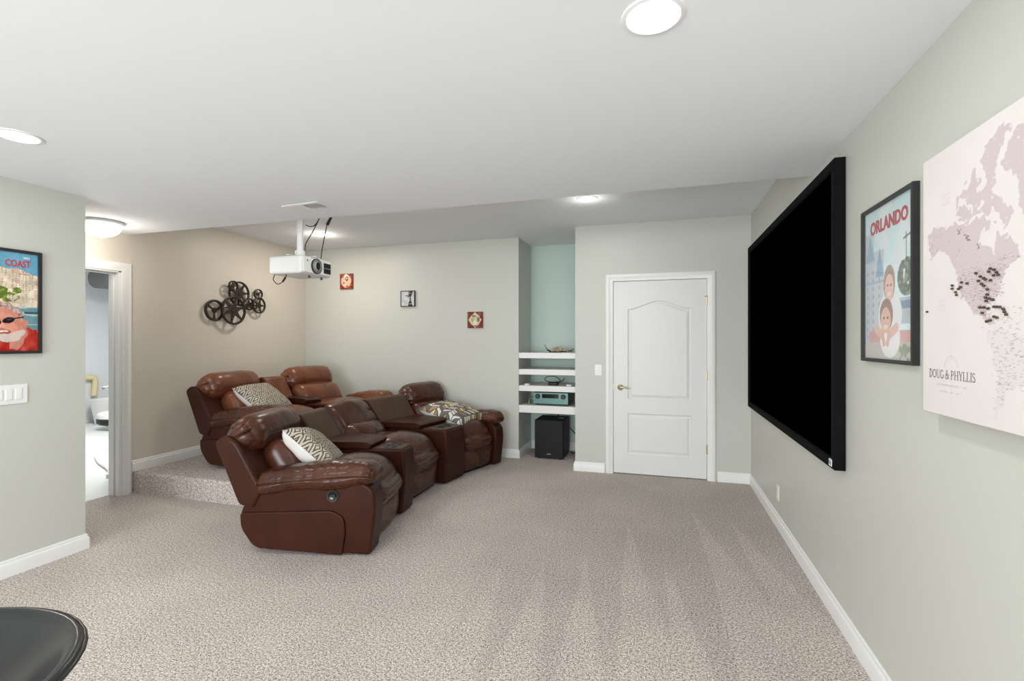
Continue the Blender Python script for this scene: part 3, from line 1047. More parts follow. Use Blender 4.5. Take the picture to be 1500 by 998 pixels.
def draw_coast(X, Y):
    # local metres; the part seen in the photograph is the right-hand 45 percent
    u = (X + 0.213) / 0.426
    v = (0.298 - Y) / 0.596
    A = np.empty(X.shape + (3,))
    A[:] = (104, 168, 196)
    A += (vnoise(u, v, 4, 1)[..., None] - 0.5) * 20
    skyline = 0.165 + 0.06 * np.clip((u - 0.75) * 4, 0, 1) + 0.03 * (vnoise(u, v * 0, 14, 2) - 0.5)
    cliff = v > skyline
    shade(A, cliff, (222, 208, 186))
    blk = vnoise(np.floor(u * 20) / 1.0, np.floor(v * 40) / 1.0, 0.73, 12)
    A[cliff] += ((blk[cliff] - 0.5) * 60)[:, None] * np.array([1, 1, 0.95])
    fu, fv = (u * 26) % 1, (v * 44) % 1
    win = (fu > 0.35) & (fu < 0.65) & (fv > 0.3) & (fv < 0.75) & cliff & (v < 0.50) & (vnoise(u, v, 30, 6) > 0.42)
    shade(A, win, (126, 104, 92), 0.8)
    shade(A, cliff & (vnoise(u, v, 17, 15) > 0.78), (206, 164, 140), 0.7)
    green = (ell(u, v, 0.63, 0.455, 0.16, 0.05) | ell(u, v, 0.56, 0.385, 0.10, 0.035) | ell(u, v, 0.76, 0.385, 0.055, 0.03)) & (vnoise(u, v, 24, 5) > 0.3)
    shade(A, green, (98, 118, 48))
    shade(A, green & (vnoise(u, v, 44, 7) > 0.6), (140, 152, 72))
    sea = v > 0.545
    shade(A, sea, (108, 150, 158))
    shade(A, sea & (vnoise(u * 0.4, v * 3, 16, 4) > 0.58), (190, 208, 206), 0.8)
    shade(A, (np.abs(v - 0.61) < 0.010) & (u > 0.84), (52, 72, 78), 0.85)
    shade(A, (np.abs(v - 0.535) < 0.02) & (vnoise(u, v, 30, 8) > 0.4), (226, 214, 200), 0.9)
    # shirt, neck, head, hair, sunglasses, beard; edges broken up the way a photograph's are
    u0, v0 = u, v
    u = u + (vnoise(u0, v0, 18, 31) - 0.5) * 0.035
    v = v + (vnoise(u0, v0, 18, 32) - 0.5) * 0.022
    grain = vnoise(u0, v0, 40, 33)
    sh = in_poly(u, v, [(0.30, 1.04), (0.38, 0.90), (0.60, 0.90), (0.80, 0.90), (0.88, 0.765), (0.985, 0.785), (1.04, 1.04)])
    shade(A, sh, (196, 66, 56))
    A[sh] += ((vnoise(u, v, 13, 3)[sh] - 0.5) * 70)[:, None]
    shade(A, in_poly(u, v, [(0.70, 0.86), (0.83, 0.74), (0.88, 0.80), (0.84, 0.93), (0.76, 1.0), (0.68, 0.98)]), (208, 140, 120))
    shade(A, ell(u, v, 0.60, 0.655, 0.245, 0.150, 0.2), (172, 148, 136))
    shade(A, ell(u, v, 0.60, 0.600, 0.245, 0.085, 0.3) & (grain > 0.5), (206, 190, 180), 0.8)
    shade(A, ell(u, v, 0.62, 0.60, 0.22, 0.045, 0.32) & (grain < 0.35), (112, 84, 74), 0.7)
    shade(A, ell(u, v, 0.615, 0.715, 0.205, 0.150, 0.2), (214, 142, 122))
    shade(A, ell(u, v, 0.70, 0.775, 0.075, 0.055), (228, 160, 140), 0.8)
    shade(A, ell(u, v, 0.60, 0.650, 0.15, 0.030, 0.2), (222, 162, 144), 0.7)
    shade(A, ell(u, v, 0.845, 0.715, 0.030, 0.045), (206, 140, 122))
    shade(A, ell(u, v, 0.73, 0.850, 0.125, 0.045, -0.35) | ell(u, v, 0.64, 0.865, 0.10, 0.040), (220, 206, 198), 0.9)
    shade(A, ell(u, v, 0.60, 0.812, 0.105, 0.024, -0.1), (168, 82, 76))
    shade(A, ell(u, v, 0.60, 0.808, 0.080, 0.011, -0.1), (238, 226, 216))
    shade(A, ell(u, v, 0.60, 0.752, 0.035, 0.040), (232, 164, 144))
    shade(A, ell(u, v, 0.60, 0.785, 0.035, 0.010), (178, 104, 90), 0.7)
    shade(A, ell(u0, v0, 0.665, 0.690, 0.070, 0.030, -0.2) | ell(u0, v0, 0.525, 0.722, 0.060, 0.030, -0.2), (34, 30, 34))
    shade(A, ell(u0, v0, 0.675, 0.682, 0.030, 0.010, -0.2), (84, 86, 98), 0.7)
    shade(A, seg_mask(u0, v0, 0.72, 0.672, 0.83, 0.655, 0.014), (52, 42, 42))
    A += (grain[..., None] - 0.5) * 14
    u, v = u0, v0
    # small second line of the title
    for k in range(4):
        shade(A, (np.abs(v - 0.215) < 0.007) & (np.abs(u - (0.80 + 0.045 * k)) < 0.014), (206, 110, 112), 0.8)
    return A


picture_frame('framed_poster', 'black framed selfie poster of a smiling man in sunglasses before a seaside town', (XP, 1.860, 1.650), ROT_LEFT_WALL, 0.460, 0.630, 0.017, 0.022, draw_coast, 170, 230,
              [('COAST', 0.058, M['ink_coral'], (0.052, 0.212, 0.0108), dict(offset=0.0010, sx=0.66)),
               ('I', 0.058, M['ink_coral'], (0.020, 0.212, 0.0108), dict(offset=0.0010, sx=0.66)),
               ('2023', 0.017, M['ink_white'], (0.140, 0.264, 0.0108), dict(offset=0.0004, sx=0.95))])

# ------------------------------------------------------------------ map canvas with pins
POLY = {
    'main': [(1.845, 1.741), (1.85, 1.713), (1.839, 1.682), (1.828, 1.666), (1.792, 1.682), (1.771, 1.68), (1.737, 1.665), (1.718, 1.64), (1.704, 1.612), (1.697, 1.6), (1.691, 1.563), (1.678, 1.541), (1.647, 1.518), (1.635, 1.502), (1.61, 1.488), (1.575, 1.474), (1.557, 1.462), (1.535, 1.454), (1.528, 1.458), (1.557, 1.478), (1.568, 1.493), (1.56, 1.507), (1.535, 1.514), (1.524, 1.527), (1.51, 1.54), (1.507, 1.558), (1.5, 1.575), (1.48, 1.595), (1.451, 1.608), (1.433, 1.61), (1.448, 1.63), (1.458, 1.644), (1.474, 1.665), (1.493, 1.678), (1.507, 1.676), (1.528, 1.69), (1.531, 1.668), (1.535, 1.631), (1.542, 1.63), (1.546, 1.647), (1.579, 1.663), (1.591, 1.684), (1.579, 1.701), (1.549, 1.709), (1.572, 1.743), (1.602, 1.745), (1.635, 1.738), (1.669, 1.738), (1.704, 1.752), (1.732, 1.745), (1.792, 1.755), (1.823, 1.759)],
    'vict': [(1.686, 1.797), (1.643, 1.781), (1.622, 1.755), (1.643, 1.738), (1.678, 1.751), (1.694, 1.768)],
    'baff': [(1.568, 1.794), (1.528, 1.787), (1.51, 1.764), (1.487, 1.74), (1.474, 1.714), (1.49, 1.689), (1.507, 1.708), (1.528, 1.746), (1.557, 1.756), (1.573, 1.777)],
    'elles': [(1.474, 1.941), (1.5, 1.95), (1.535, 1.939), (1.568, 1.923), (1.575, 1.902), (1.591, 1.888), (1.579, 1.86), (1.557, 1.815), (1.535, 1.827), (1.521, 1.868), (1.493, 1.913), (1.467, 1.929)],
    'devon': [(1.56, 1.823), (1.538, 1.812), (1.542, 1.801), (1.579, 1.81)],
    'i1': [(1.627, 1.866), (1.61, 1.863), (1.606, 1.85), (1.622, 1.85)],
    'i2': [(1.664, 1.837), (1.635, 1.819), (1.643, 1.801), (1.682, 1.811)],
    'i3': [(1.602, 1.809), (1.579, 1.798), (1.598, 1.764), (1.614, 1.773)],
    'i4': [(1.618, 1.839), (1.598, 1.837), (1.595, 1.814), (1.614, 1.818)],
    'green': [(1.429, 1.925), (1.448, 1.921), (1.467, 1.911), (1.487, 1.892), (1.507, 1.854), (1.5, 1.827), (1.461, 1.816), (1.448, 1.791), (1.442, 1.745), (1.436, 1.705), (1.401, 1.684), (1.316, 1.749), (1.25, 1.85), (1.28, 1.93)],
}
SA = [(1.557, 1.445), (1.507, 1.448), (1.448, 1.429), (1.367, 1.392), (1.401, 1.333), (1.448, 1.303), (1.487, 1.291), (1.507, 1.252), (1.517, 1.219), (1.535, 1.221), (1.531, 1.268), (1.521, 1.324), (1.542, 1.374), (1.56, 1.416)]
PINS = [(1.602, 1.594), (1.583, 1.583), (1.569, 1.577), (1.563, 1.573), (1.549, 1.591), (1.543, 1.598), (1.528, 1.593), (1.519, 1.585), (1.512, 1.578), (1.53, 1.579), (1.542, 1.568), (1.591, 1.572), (1.578, 1.563), (1.568, 1.557), (1.554, 1.546), (1.667, 1.577), (1.641, 1.571), (1.712, 1.573), (1.713, 1.564), (1.681, 1.56), (1.671, 1.564), (1.695, 1.552), (1.691, 1.544), (1.555, 1.533), (1.562, 1.526), (1.547, 1.522), (1.559, 1.517), (1.532, 1.518), (1.585, 1.502), (1.568, 1.501), (1.551, 1.497), (1.528, 1.500), (1.517, 1.499), (1.506, 1.498), (1.493, 1.492), (1.489, 1.485), (1.483, 1.478), (1.575, 1.487), (1.557, 1.464), (1.543, 1.466), (1.528, 1.475), (1.517, 1.472)]
MY, MZ0, MZ1 = 1.885, 1.190, 1.984      # canvas near edge (toward the door wall), bottom, top
MAPW = 1.20
CT = 0.050                              # the board stands off the wall


def to_local(y, z):
    return (MY - MAPW / 2 - y, z - (MZ0 + MZ1) / 2)


def draw_map(X, Y):
    A = np.empty(X.shape + (3,))
    A[:] = (221, 215, 213)
    A += (vnoise(X + 2, Y + 2, 9, 1)[..., None] - 0.5) * 4
    jx = X + (vnoise(X + 3, Y + 3, 90, 5) - 0.5) * 0.016 + (vnoise(X + 3, Y + 3, 200, 6) - 0.5) * 0.006
    jy = Y + (vnoise(X + 5, Y + 5, 90, 7) - 0.5) * 0.016 + (vnoise(X + 5, Y + 5, 200, 8) - 0.5) * 0.006
    land = np.zeros(X.shape, bool)
    for k, p in POLY.items():
        land |= in_poly(jx, jy, [to_local(*q) for q in p])
    arctic = in_poly(X, Y, [to_local(*q) for q in [(1.70, 1.75), (1.70, 1.82), (1.62, 1.88), (1.53, 1.84), (1.46, 1.72), (1.52, 1.70), (1.58, 1.75)]])
    land |= arctic & (vnoise(X + 1, Y + 1, 48, 21) > 0.55)
    shade(A, land & (vnoise(X + 1, Y + 1, 150, 22) > 0.06), (199, 187, 188))
    shade(A, in_poly(jx, jy, [to_local(*q) for q in SA]), (212, 206, 205), 0.7)
    r = np.random.default_rng(11)

    def ticks(poly, n, lmax, col, amt, wd=0.0016):
        pts = [to_local(*q) for q in poly]
        xs, ys = [p[0] for p in pts], [p[1] for p in pts]
        dx = X[0, 1] - X[0, 0]
        dy = Y[1, 0] - Y[0, 0]
        done = 0
        while done < n:
            x, y = r.uniform(min(xs), max(xs)), r.uniform(min(ys), max(ys))
            if not in_poly(np.array([x]), np.array([y]), pts)[0]:
                continue
            done += 1
            L = r.uniform(0.3, 1.0) * lmax
            an = r.normal(0.0, 0.12)
            i0, i1 = int((x - L - X[0, 0]) / dx), int((x + L - X[0, 0]) / dx) + 2
            j0, j1 = int((y - 0.006 - Y[0, 0]) / dy), int((y + 0.006 - Y[0, 0]) / dy) + 2
            i0, j0 = max(i0, 0), max(j0, 0)
            sl = (slice(j0, j1), slice(i0, i1))
            if X[sl].size == 0:
                continue
            m_ = seg_mask(X[sl], Y[sl], x - L / 2, y - an * L / 2, x + L / 2, y + an * L / 2, wd * r.uniform(0.8, 1.3))
            sub = A[sl]
            shade(sub, m_, col, amt * r.uniform(0.5, 1.0))
    us = [(1.70, 1.61), (1.69, 1.56), (1.645, 1.515), (1.575, 1.472), (1.53, 1.452), (1.56, 1.50), (1.50, 1.53), (1.49, 1.59), (1.44, 1.61), (1.47, 1.63), (1.55, 1.615)]
    ticks(us, 420, 0.010, (140, 124, 128), 0.7, 0.0012)
    ticks(POLY['main'], 60, 0.009, (140, 128, 130), 0.5, 0.0012)
    ticks([(1.60, 1.50), (1.43, 1.50), (1.42, 1.44), (1.55, 1.44)], 70, 0.012, (150, 138, 140), 0.6, 0.0012)
    ticks(SA, 170, 0.014, (140, 132, 134), 0.65, 0.0012)
    ticks([(1.62, 1.50), (1.45, 1.50), (1.30, 1.42), (1.30, 1.25), (1.56, 1.25), (1.56, 1.40)], 60, 0.014, (160, 152, 154), 0.6, 0.0012)
    for pts in ([(1.694, 1.730), (1.680, 1.716), (1.692, 1.716), (1.676, 1.728)], [(1.662, 1.708), (1.640, 1.700), (1.655, 1.698), (1.634, 1.688), (1.648, 1.690)], [(1.604, 1.672), (1.594, 1.660), (1.602, 1.658)]):
        q = [to_local(*p) for p in pts]
        for a_, b_ in zip(q, q[1:]):
            shade(A, seg_mask(X, Y, *a_, *b_, 0.0026), (96, 82, 84), 0.75)
    for y, z in ((1.842, 1.695), (1.815, 1.675)):
        p = to_local(y, z)
        shade(A, seg_mask(X, Y, p[0], p[1], p[0] + 0.02, p[1] + 0.016, 0.002), (150, 138, 140), 0.7)
    # ocean names, faint
    for (y, z) in ((1.77, 1.845), (1.79, 1.532)):
        for k in range(4):
            for j in range(3):
                p = to_local(y - 0.012 * k, z - 0.013 * j)
                shade(A, ell(X, Y, p[0], p[1], 0.0045, 0.0045) & ~ell(X, Y, p[0], p[1], 0.0028, 0.0028), (202, 196, 196), 0.9)
    # faint compass and the small lines under the names
    c = to_local(1.725, 1.335)
    rr = np.hypot(X - c[0], Y - c[1])
    shade(A, (np.abs(rr - 0.035) < 0.0012) & (Y > c[1]), (202, 192, 192), 0.9)
    shade(A, (np.abs(rr - 0.028) < 0.0010) & (Y > c[1]), (206, 197, 196), 0.9)
    shade(A, seg_mask(X, Y, c[0], c[1] - 0.11, c[0], c[1] + 0.08, 0.0016), (209, 199, 198), 0.9)
    for z, w_ in ((1.283, 0.15), (1.264, 0.12)):
        p = to_local(1.725, z)
        m_ = (np.abs(Y - p[1]) < 0.0024) & (np.abs(X - p[0]) < w_ / 2) & (vnoise(X + 9, Y + 9, 180, 3) > 0.42)
        shade(A, m_, (196, 186, 187), 0.8)
    return A


t = thing('map_canvas', 'large pale canvas world map in gray and white with names lettered below', 'map', (XR, MY - MAPW / 2, (MZ0 + MZ1) / 2), ROT_RIGHT_WALL)
box('canvas', -MAPW / 2, MAPW / 2, -(MZ1 - MZ0) / 2, (MZ1 - MZ0) / 2, CT - 0.030, CT, M['canvas'], t, 0.004, 3)
box('cleat', -0.48, 0.48, 0.20, 0.26, 0.002, CT - 0.030, M['canvas'], t)
pr = print_mesh('print', -MAPW / 2 + 0.004, 0.0, -(MZ1 - MZ0) / 2 + 0.004, (MZ1 - MZ0) / 2 - 0.004, 340, 440, draw_map, M['print_canvas'], t, CT + 0.0006)
# serif lettering, each glyph made of strokes (x, y in cap heights)
GL = {
    'D': (0.80, [('l', .14, 0, .14, 1, .13), ('a', .14, .5, .54, .5, -90, 90, .11), ('s', .0, 0, .3), ('s', .0, 1, .3)]),
    'O': (0.86, [('a', .42, .5, .36, .47, 0, 360, .11)]),
    'U': (0.84, [('l', .16, .25, .16, 1, .13), ('l', .68, .25, .68, 1, .06), ('a', .42, .28, .26, .27, 180, 360, .09), ('s', .02, 1, .3), ('s', .56, 1, .26)]),
    'G': (0.88, [('a', .44, .5, .36, .47, 40, 330, .11), ('l', .72, .1, .72, .42, .11), ('s', .56, .42, .32)]),
    '&': (0.92, [('a', .36, .76, .17, .22, 0, 360, .08), ('a', .32, .26, .28, .25, 60, 350, .10), ('l', .24, .62, .80, .02, .10), ('l', .60, .25, .78, .52, .06), ('s', .64, .52, .26)]),
    'P': (0.70, [('l', .14, 0, .14, 1, .13), ('a', .16, .73, .42, .25, -90, 90, .09), ('s', .0, 0, .3), ('s', .0, 1, .2)]),
    'H': (0.90, [('l', .15, 0, .15, 1, .13), ('l', .73, 0, .73, 1, .13), ('l', .15, .5, .73, .5, .05), ('s', .0, 0, .3), ('s', .0, 1, .3), ('s', .58, 0, .3), ('s', .58, 1, .3)]),
    'Y': (0.84, [('l', .42, 0, .42, .46, .13), ('l', .12, 1, .42, .44, .12), ('l', .72, 1, .42, .44, .06), ('s', .27, 0, .3), ('s', .0, 1, .28), ('s', .60, 1, .24)]),
    'L': (0.68, [('l', .14, 0, .14, 1, .13), ('l', .10, .02, .60, .02, .05), ('l', .59, 0, .59, .24, .05), ('s', .0, 1, .3), ('s', .0, 0, .2)]),
    'I': (0.34, [('l', .15, 0, .15, 1, .13), ('s', .0, 0, .3), ('s', .0, 1, .3)]),
    'S': (0.64, [('a', .30, .75, .22, .23, 20, 270, .09), ('a', .30, .27, .24, .25, -160, 90, .10)]),
}


def serif_line(word, height, width):
    segs = []
    x = 0.0
    for ch in word:
        if ch == ' ':
            x += 0.28
            continue
        adv, st = GL[ch]
        for s in st:
            if s[0] == 'l':
                segs.append(([(x + s[1], s[2]), (x + s[3], s[4])], s[5]))
            elif s[0] == 's':
                segs.append(([(x + s[1], s[2]), (x + s[1] + s[3], s[2])], 0.045))
            else:
                a0, a1 = math.radians(s[5]), math.radians(s[6])
                segs.append(([(x + s[1] + s[3] * math.cos(a0 + (a1 - a0) * k / 16), s[2] + s[4] * math.sin(a0 + (a1 - a0) * k / 16)) for k in range(17)], s[7]))
        x += adv + 0.04
    kx = width / x
    bm = bmesh.new()
    for pts, w_ in segs:
        L, R = [], []
        for i, p in enumerate(pts):
            a_ = Vector(pts[max(i - 1, 0)])
            b_ = Vector(pts[min(i + 1, len(pts) - 1)])
            d_ = (b_ - a_).normalized()
            nn = Vector((-d_.y, d_.x)) * w_ / 2
            L.append(bm.verts.new(((p[0] + nn.x) * kx, (p[1] + nn.y) * height, 0)))
            R.append(bm.verts.new(((p[0] - nn.x) * kx, (p[1] - nn.y) * height, 0)))
        for i in range(len(pts) - 1):
            bm.faces.new([R[i], R[i + 1], L[i + 1], L[i]])
    return bm


le = bm_obj('lettering', serif_line('DOUG & PHYLLIS', 0.025, 0.235), M['ink'], pr)
p = to_local(1.843, 1.302)
le.location = (p[0], p[1], CT + 0.0012)

pin0 = None
for i, (y, z) in enumerate(PINS + [(1.850, 1.505)]):
    if pin0 is None:
        pin0 = lathe('push_pin', [(0, -0.004), (0.0008, -0.004), (0.0008, 0.001), (0.0030, 0.0012), (0.0036, 0.0026), (0.0034, 0.0050), (0.0022, 0.0064), (0, 0.0068)], M['pin'], None, 12)
        o = pin0
    else:
        o = pin0.copy()
        COL.objects.link(o)
    o.location = (XR - CT - 0.001, y, z)
    o.rotation_euler = ROT_RIGHT_WALL
    if i < len(PINS):
        if y > 1.62:
            tag(o, 'tiny brown push pin along the western coast of the mapped continent', 'pin', 'push pins on the western coast of the map')
        elif z > 1.54:
            tag(o, 'tiny brown push pin in the dense upper cluster of pins on the map', 'pin', 'push pins in the upper cluster of the map')
        elif z > 1.51:
            tag(o, 'tiny brown push pin in the short middle line of pins on the map', 'pin', 'push pins in the middle of the map')
        else:
            tag(o, 'tiny brown push pin among the lowest scattered pins on the map', 'pin', 'push pins in the lower part of the map')
    else:
        tag(o, 'lone brown push pin in the empty ocean by the edge of the map', 'pin', 'push pins in the wall map')

# ------------------------------------------------------------------ small art on the back wall


def art_a(X, Y):
    A = np.empty(X.shape + (3,))
    A[:] = (150, 62, 44)
    A += (vnoise(X + 1, Y + 1, 40, 2)[..., None] - 0.5) * 70
    f = ell(X, Y, 0.0, 0.005, 0.078, 0.088)
    shade(A, f, (222, 190, 164))
    shade(A, f & (vnoise(X + 1, Y + 1, 30, 5) > 0.55), (204, 120, 92), 0.8)
    shade(A, ell(X, Y, 0.0, 0.065, 0.03, 0.035), (240, 226, 210))
    shade(A, ell(X, Y, 0.010, 0.035, 0.022, 0.030) & ~ell(X, Y, 0.010, 0.035, 0.012, 0.018), (70, 44, 40))
    shade(A, ell(X, Y, -0.030, -0.02, 0.016, 0.012) | ell(X, Y, 0.01, -0.065, 0.024, 0.008), (120, 50, 40))
    shade(A, ell(X, Y, -0.01, -0.03, 0.018, 0.05), (236, 206, 148), 0.8)
    return A


def art_b(X, Y):
    A = np.empty(X.shape + (3,))
    A[:] = (198, 200, 202)
    A += (vnoise(X + 1, Y + 1, 30, 2)[..., None] - 0.5) * 30
    dark = in_poly(X, Y, [(0.0, -0.1), (0.012, -0.05), (0.03, -0.02), (0.024, 0.03), (0.008, 0.06), (0.015, 0.1), (0.075, 0.1), (0.062, 0.065), (0.05, 0.03), (0.048, -0.02), (0.06, -0.06), (0.072, -0.1)])
    shade(A, dark, (52, 52, 54))
    shade(A, seg_mask(X, Y, -0.035, 0.037, 0.04, 0.037, 0.010) | seg_mask(X, Y, 0.0, 0.02, 0.06, 0.055, 0.010), (58, 58, 60))
    shade(A, dark & (vnoise(X + 1, Y + 1, 60, 4) > 0.62), (132, 132, 134))
    return A


def art_c(X, Y):
    A = np.empty(X.shape + (3,))
    A[:] = (128, 62, 52)
    A += (vnoise(X + 1, Y + 1, 45, 3)[..., None] - 0.5) * 60
    f = (np.abs(X) / 0.088 + np.abs(Y) / 0.098) < 1.0
    f |= ell(X, Y, 0, 0.0, 0.070, 0.075)
    shade(A, f, (214, 202, 176))
    shade(A, ell(X, Y, -0.01, 0.01, 0.045, 0.045) & (vnoise(X + 1, Y + 1, 60, 6) > 0.4), (170, 168, 92), 0.8)
    shade(A, ell(X, Y, 0.045, 0.005, 0.018, 0.032), (110, 96, 92), 0.8)
    shade(A, ell(X, Y, -0.02, 0.05, 0.03, 0.006) | ell(X, Y, 0.005, -0.075, 0.022, 0.006), (98, 70, 60))
    shade(A, ell(X, Y, 0.0, -0.03, 0.02, 0.035), (232, 222, 200), 0.9)
    return A


def small_art(label, x, z, w_, h_, fn, edge):
    t = thing('small_canvas', label, 'picture', (x, YB, z), ROT_BACK_WALL)
    box('canvas', -w_ / 2, w_ / 2, -h_ / 2, h_ / 2, 0.001, 0.022, edge, t, 0.002)
    print_mesh('print', -w_ / 2 + 0.004, w_ / 2 - 0.004, -h_ / 2 + 0.004, h_ / 2 - 0.004, 60, 60, fn, M['print'], t, 0.0226)
    if fn is art_b:
        molding('frame', [(-w_ / 2 - .004, -h_ / 2 - .004, 0), (w_ / 2 + .004, -h_ / 2 - .004, 0), (w_ / 2 + .004, h_ / 2 + .004, 0), (-w_ / 2 - .004, h_ / 2 + .004, 0)], [(0, 0.001), (0, 0.028), (0.009, 0.028), (0.009, 0.001)], M['black_satin'], t, closed=True)
    return t


M['art_edge'] = mat('rust_canvas_edge', srgb(132, 62, 48), 0.7, 0.2, var=(30, 0.8))
small_art('small rust red square canvas with a pale face nearest the room corner', -4.03, 2.208, 0.200, 0.205, art_a, M['art_edge'])
small_art('small black framed gray square picture of a dark tree shape', -3.108, 1.953, 0.196, 0.196, art_b, M['black_satin'])
small_art('small rust red square canvas with a cream diamond nearest the shelf niche', -2.183, 1.669, 0.200, 0.200, art_c, M['art_edge'])

# ------------------------------------------------------------------ film reel wall art
t = thing('film_reel_sculpture', 'dark bronze metal wall sculpture of seven joined film reels', 'wall art', (XL, 4.49, 1.83), ROT_LEFT_WALL)


def reel(y, z, r, off, n, rim, hub, style):
    bm = bmesh.new()
    add_lathe(bm, [(r - rim, -0.008), (r - rim * 0.4, -0.013), (r, -0.010), (r, 0.010), (r - rim * 0.4, 0.013), (r - rim, 0.008), (r - rim, -0.008)], 36)
    add_lathe(bm, [(0, -0.004), (hub, -0.004), (hub, 0.004), (hub * 0.45, 0.006), (hub * 0.4, 0.012), (0, 0.013)], 20)
    for k in range(n):
        a0 = 2 * PI * k / n + style
        c_, s_ = math.cos(a0), math.sin(a0)
        w0, w1 = hub * 0.55, rim * 0.9
        P_ = []
        for rr, ww in ((hub * 0.6, w0), (hub * 1.3, w0 * 0.55), (r - rim * 1.6, w1 * 0.6), (r - rim * 0.6, w1 * 1.3)):
            P_.append((rr * c_ - ww * s_ / 1, rr * s_ + ww * c_, rr * c_ + ww * s_, rr * s_ - ww * c_))
        lo1 = [[bm.verts.new((p[0], p[1], zz)), bm.verts.new((p[2], p[3], zz))] for p in P_ for zz in (-0.004,)]
        hi1 = [[bm.verts.new((p[0], p[1], zz)), bm.verts.new((p[2], p[3], zz))] for p in P_ for zz in (0.004,)]
        for i in range(3):
            bm.faces.new([lo1[i][0], lo1[i][1], lo1[i + 1][1], lo1[i + 1][0]])
            bm.faces.new([hi1[i][0], hi1[i + 1][0], hi1[i + 1][1], hi1[i][1]])
            bm.faces.new([lo1[i][0], lo1[i + 1][0], hi1[i + 1][0], hi1[i][0]])
            bm.faces.new([lo1[i][1], hi1[i][1], hi1[i + 1][1], lo1[i + 1][1]])
    o = bm_obj('reel', bm, M['bronze'], t, smooth=40)
    o.location = (y - 4.49, z - 1.83, off)
    bm = bmesh.new()
    add_tube(bm, [(0, 0, -off + 0.001), (0, 0, 0)], 0.008, 8)
    if r > 0.1:
        for k in range(6):
            a0 = 2 * PI * k / 6
            add_lathe(bm, [(0.005, 0.004), (0.005, 0.008), (0, 0.009)], 8, Matrix.Translation((hub * 0.65 * math.cos(a0), hub * 0.65 * math.sin(a0), 0)))
    h2 = bm_obj('hub', bm, M['bronze'], o, smooth=40)
    return o


reel(4.180, 1.745, 0.118, 0.035, 3, 0.024, 0.030, 0.5)
reel(4.395, 1.755, 0.163, 0.075, 6, 0.022, 0.060, 0.3)
reel(4.500, 1.955, 0.142, 0.045, 7, 0.018, 0.048, 0.1)
reel(4.385, 2.030, 0.062, 0.080, 4, 0.012, 0.018, 0.2)
reel(4.655, 1.845, 0.072, 0.030, 5, 0.013, 0.022, 0.4)
reel(4.775, 1.838, 0.098, 0.060, 5, 0.016, 0.034, 0.0)
reel(4.790, 1.975, 0.064, 0.035, 3, 0.012, 0.018, 0.7)
tube('tie_bar', [(-0.31, -0.085, 0.034), (0.0, 0.0, 0.034), (0.29, 0.01, 0.034)], 0.006, M['bronze'], t)

# ------------------------------------------------------------------ projector
t = thing('projector', 'white projector hanging from the raised ceiling on a white pole', 'projector', (-3.27, 3.87, 2.02))
soft('body', (0.36, 0.42, 0.165), M['plastic_white'], t, (0, 0, 0.0875), r=0.022, n=(16, 16, 12), bulge=(0.012, 0.004, 0.004))
bx = box('front_panel', 0.183, 0.193, -0.19, 0.19, 0.02, 0.15, M['plastic_white'], t, 0.004)
ly = Matrix.Rotation(PI / 2, 4, 'Y')
o = lathe('lens', [(0.062, 0.0), (0.064, 0.012), (0.056, 0.018), (0.050, 0.012), (0.046, 0.03), (0.040, 0.034), (0.036, 0.02), (0, 0.016)], M['plastic_gray'], t, 28, Matrix.Translation((0.190, -0.02, 0.088)) @ ly)
lathe('lens_glass', [(0.037, 0.020), (0.025, 0.027), (0, 0.030)], M['display'], o, 24, Matrix.Translation((0.190, -0.02, 0.088)) @ ly)
lathe('lens_collar', [(0.064, 0.0), (0.071, 0.0), (0.071, 0.014), (0.064, 0.016)], M['black'], o, 28, Matrix.Translation((0.190, -0.02, 0.088)) @ ly)
gr = box('exhaust_grille', 0.190, 0.196, 0.085, 0.185, 0.035, 0.135, M['black'], t, 0.002)
for k in range(9):
    if k != 4:
        box('grille_slat', 0.196, 0.1995, 0.088, 0.182, 0.040 + k * 0.0105, 0.0455 + k * 0.0105, M['black'], gr)
box('grille_bar', 0.196, 0.200, 0.086, 0.184, 0.082, 0.088, M['plastic_gray'], gr)
lathe('sensor', [(0.007, 0.0), (0.006, 0.004), (0, 0.005)], M['black'], t, 12, Matrix.Translation((0.193, -0.14, 0.128)) @ ly)
for sy in (-0.05, 0.12):
    lathe('foot', [(0, -0.02), (0.014, -0.02), (0.014, -0.012), (0.007, -0.01), (0.007, 0.008)], M['black'], t, 14, Matrix.Translation((0.14, sy, 0)))
pl = boxes('mount_plate', [(-0.10, 0.10, -0.10, 0.10, 0.172, 0.180), (-0.17, 0.17, -0.018, 0.018, 0.180, 0.188), (-0.018, 0.018, -0.17, 0.17, 0.180, 0.188)], M['plastic_white'], t, 0.002)
bm = bmesh.new()
add_tube(bm, [(0.02, -0.03, 0.188), (0.02, -0.03, 0.240)], 0.046, 16)
add_tube(bm, [(0.02, -0.09, 0.215), (0.02, 0.03, 0.215)], 0.011, 10)
bm_obj('swivel', bm, M['plastic_white'], t, smooth=40)
tube('pole', [(0.02, -0.03, 0.230), (0.02, -0.03, 0.628)], 0.029, M['plastic_white'], t, 20)
lathe('ceiling_plate', [(0, 0.62), (0.07, 0.62), (0.075, 0.633), (0, 0.634)], M['plastic_white'], t, 24, Matrix.Translation((0.02, -0.03, 0)))
tube('dangling_cable', spline([(-0.15, -0.16, 0.01), (-0.16, -0.17, -0.04), (-0.10, -0.18, -0.085), (-0.03, -0.18, -0.055), (-0.015, -0.17, -0.01), (-0.03, -0.16, 0.005)], 6), 0.004, M['cord'], t)
tube('connector', [(-0.045, -0.18, -0.065), (-0.018, -0.176, -0.025)], 0.009, M['cord'], t)
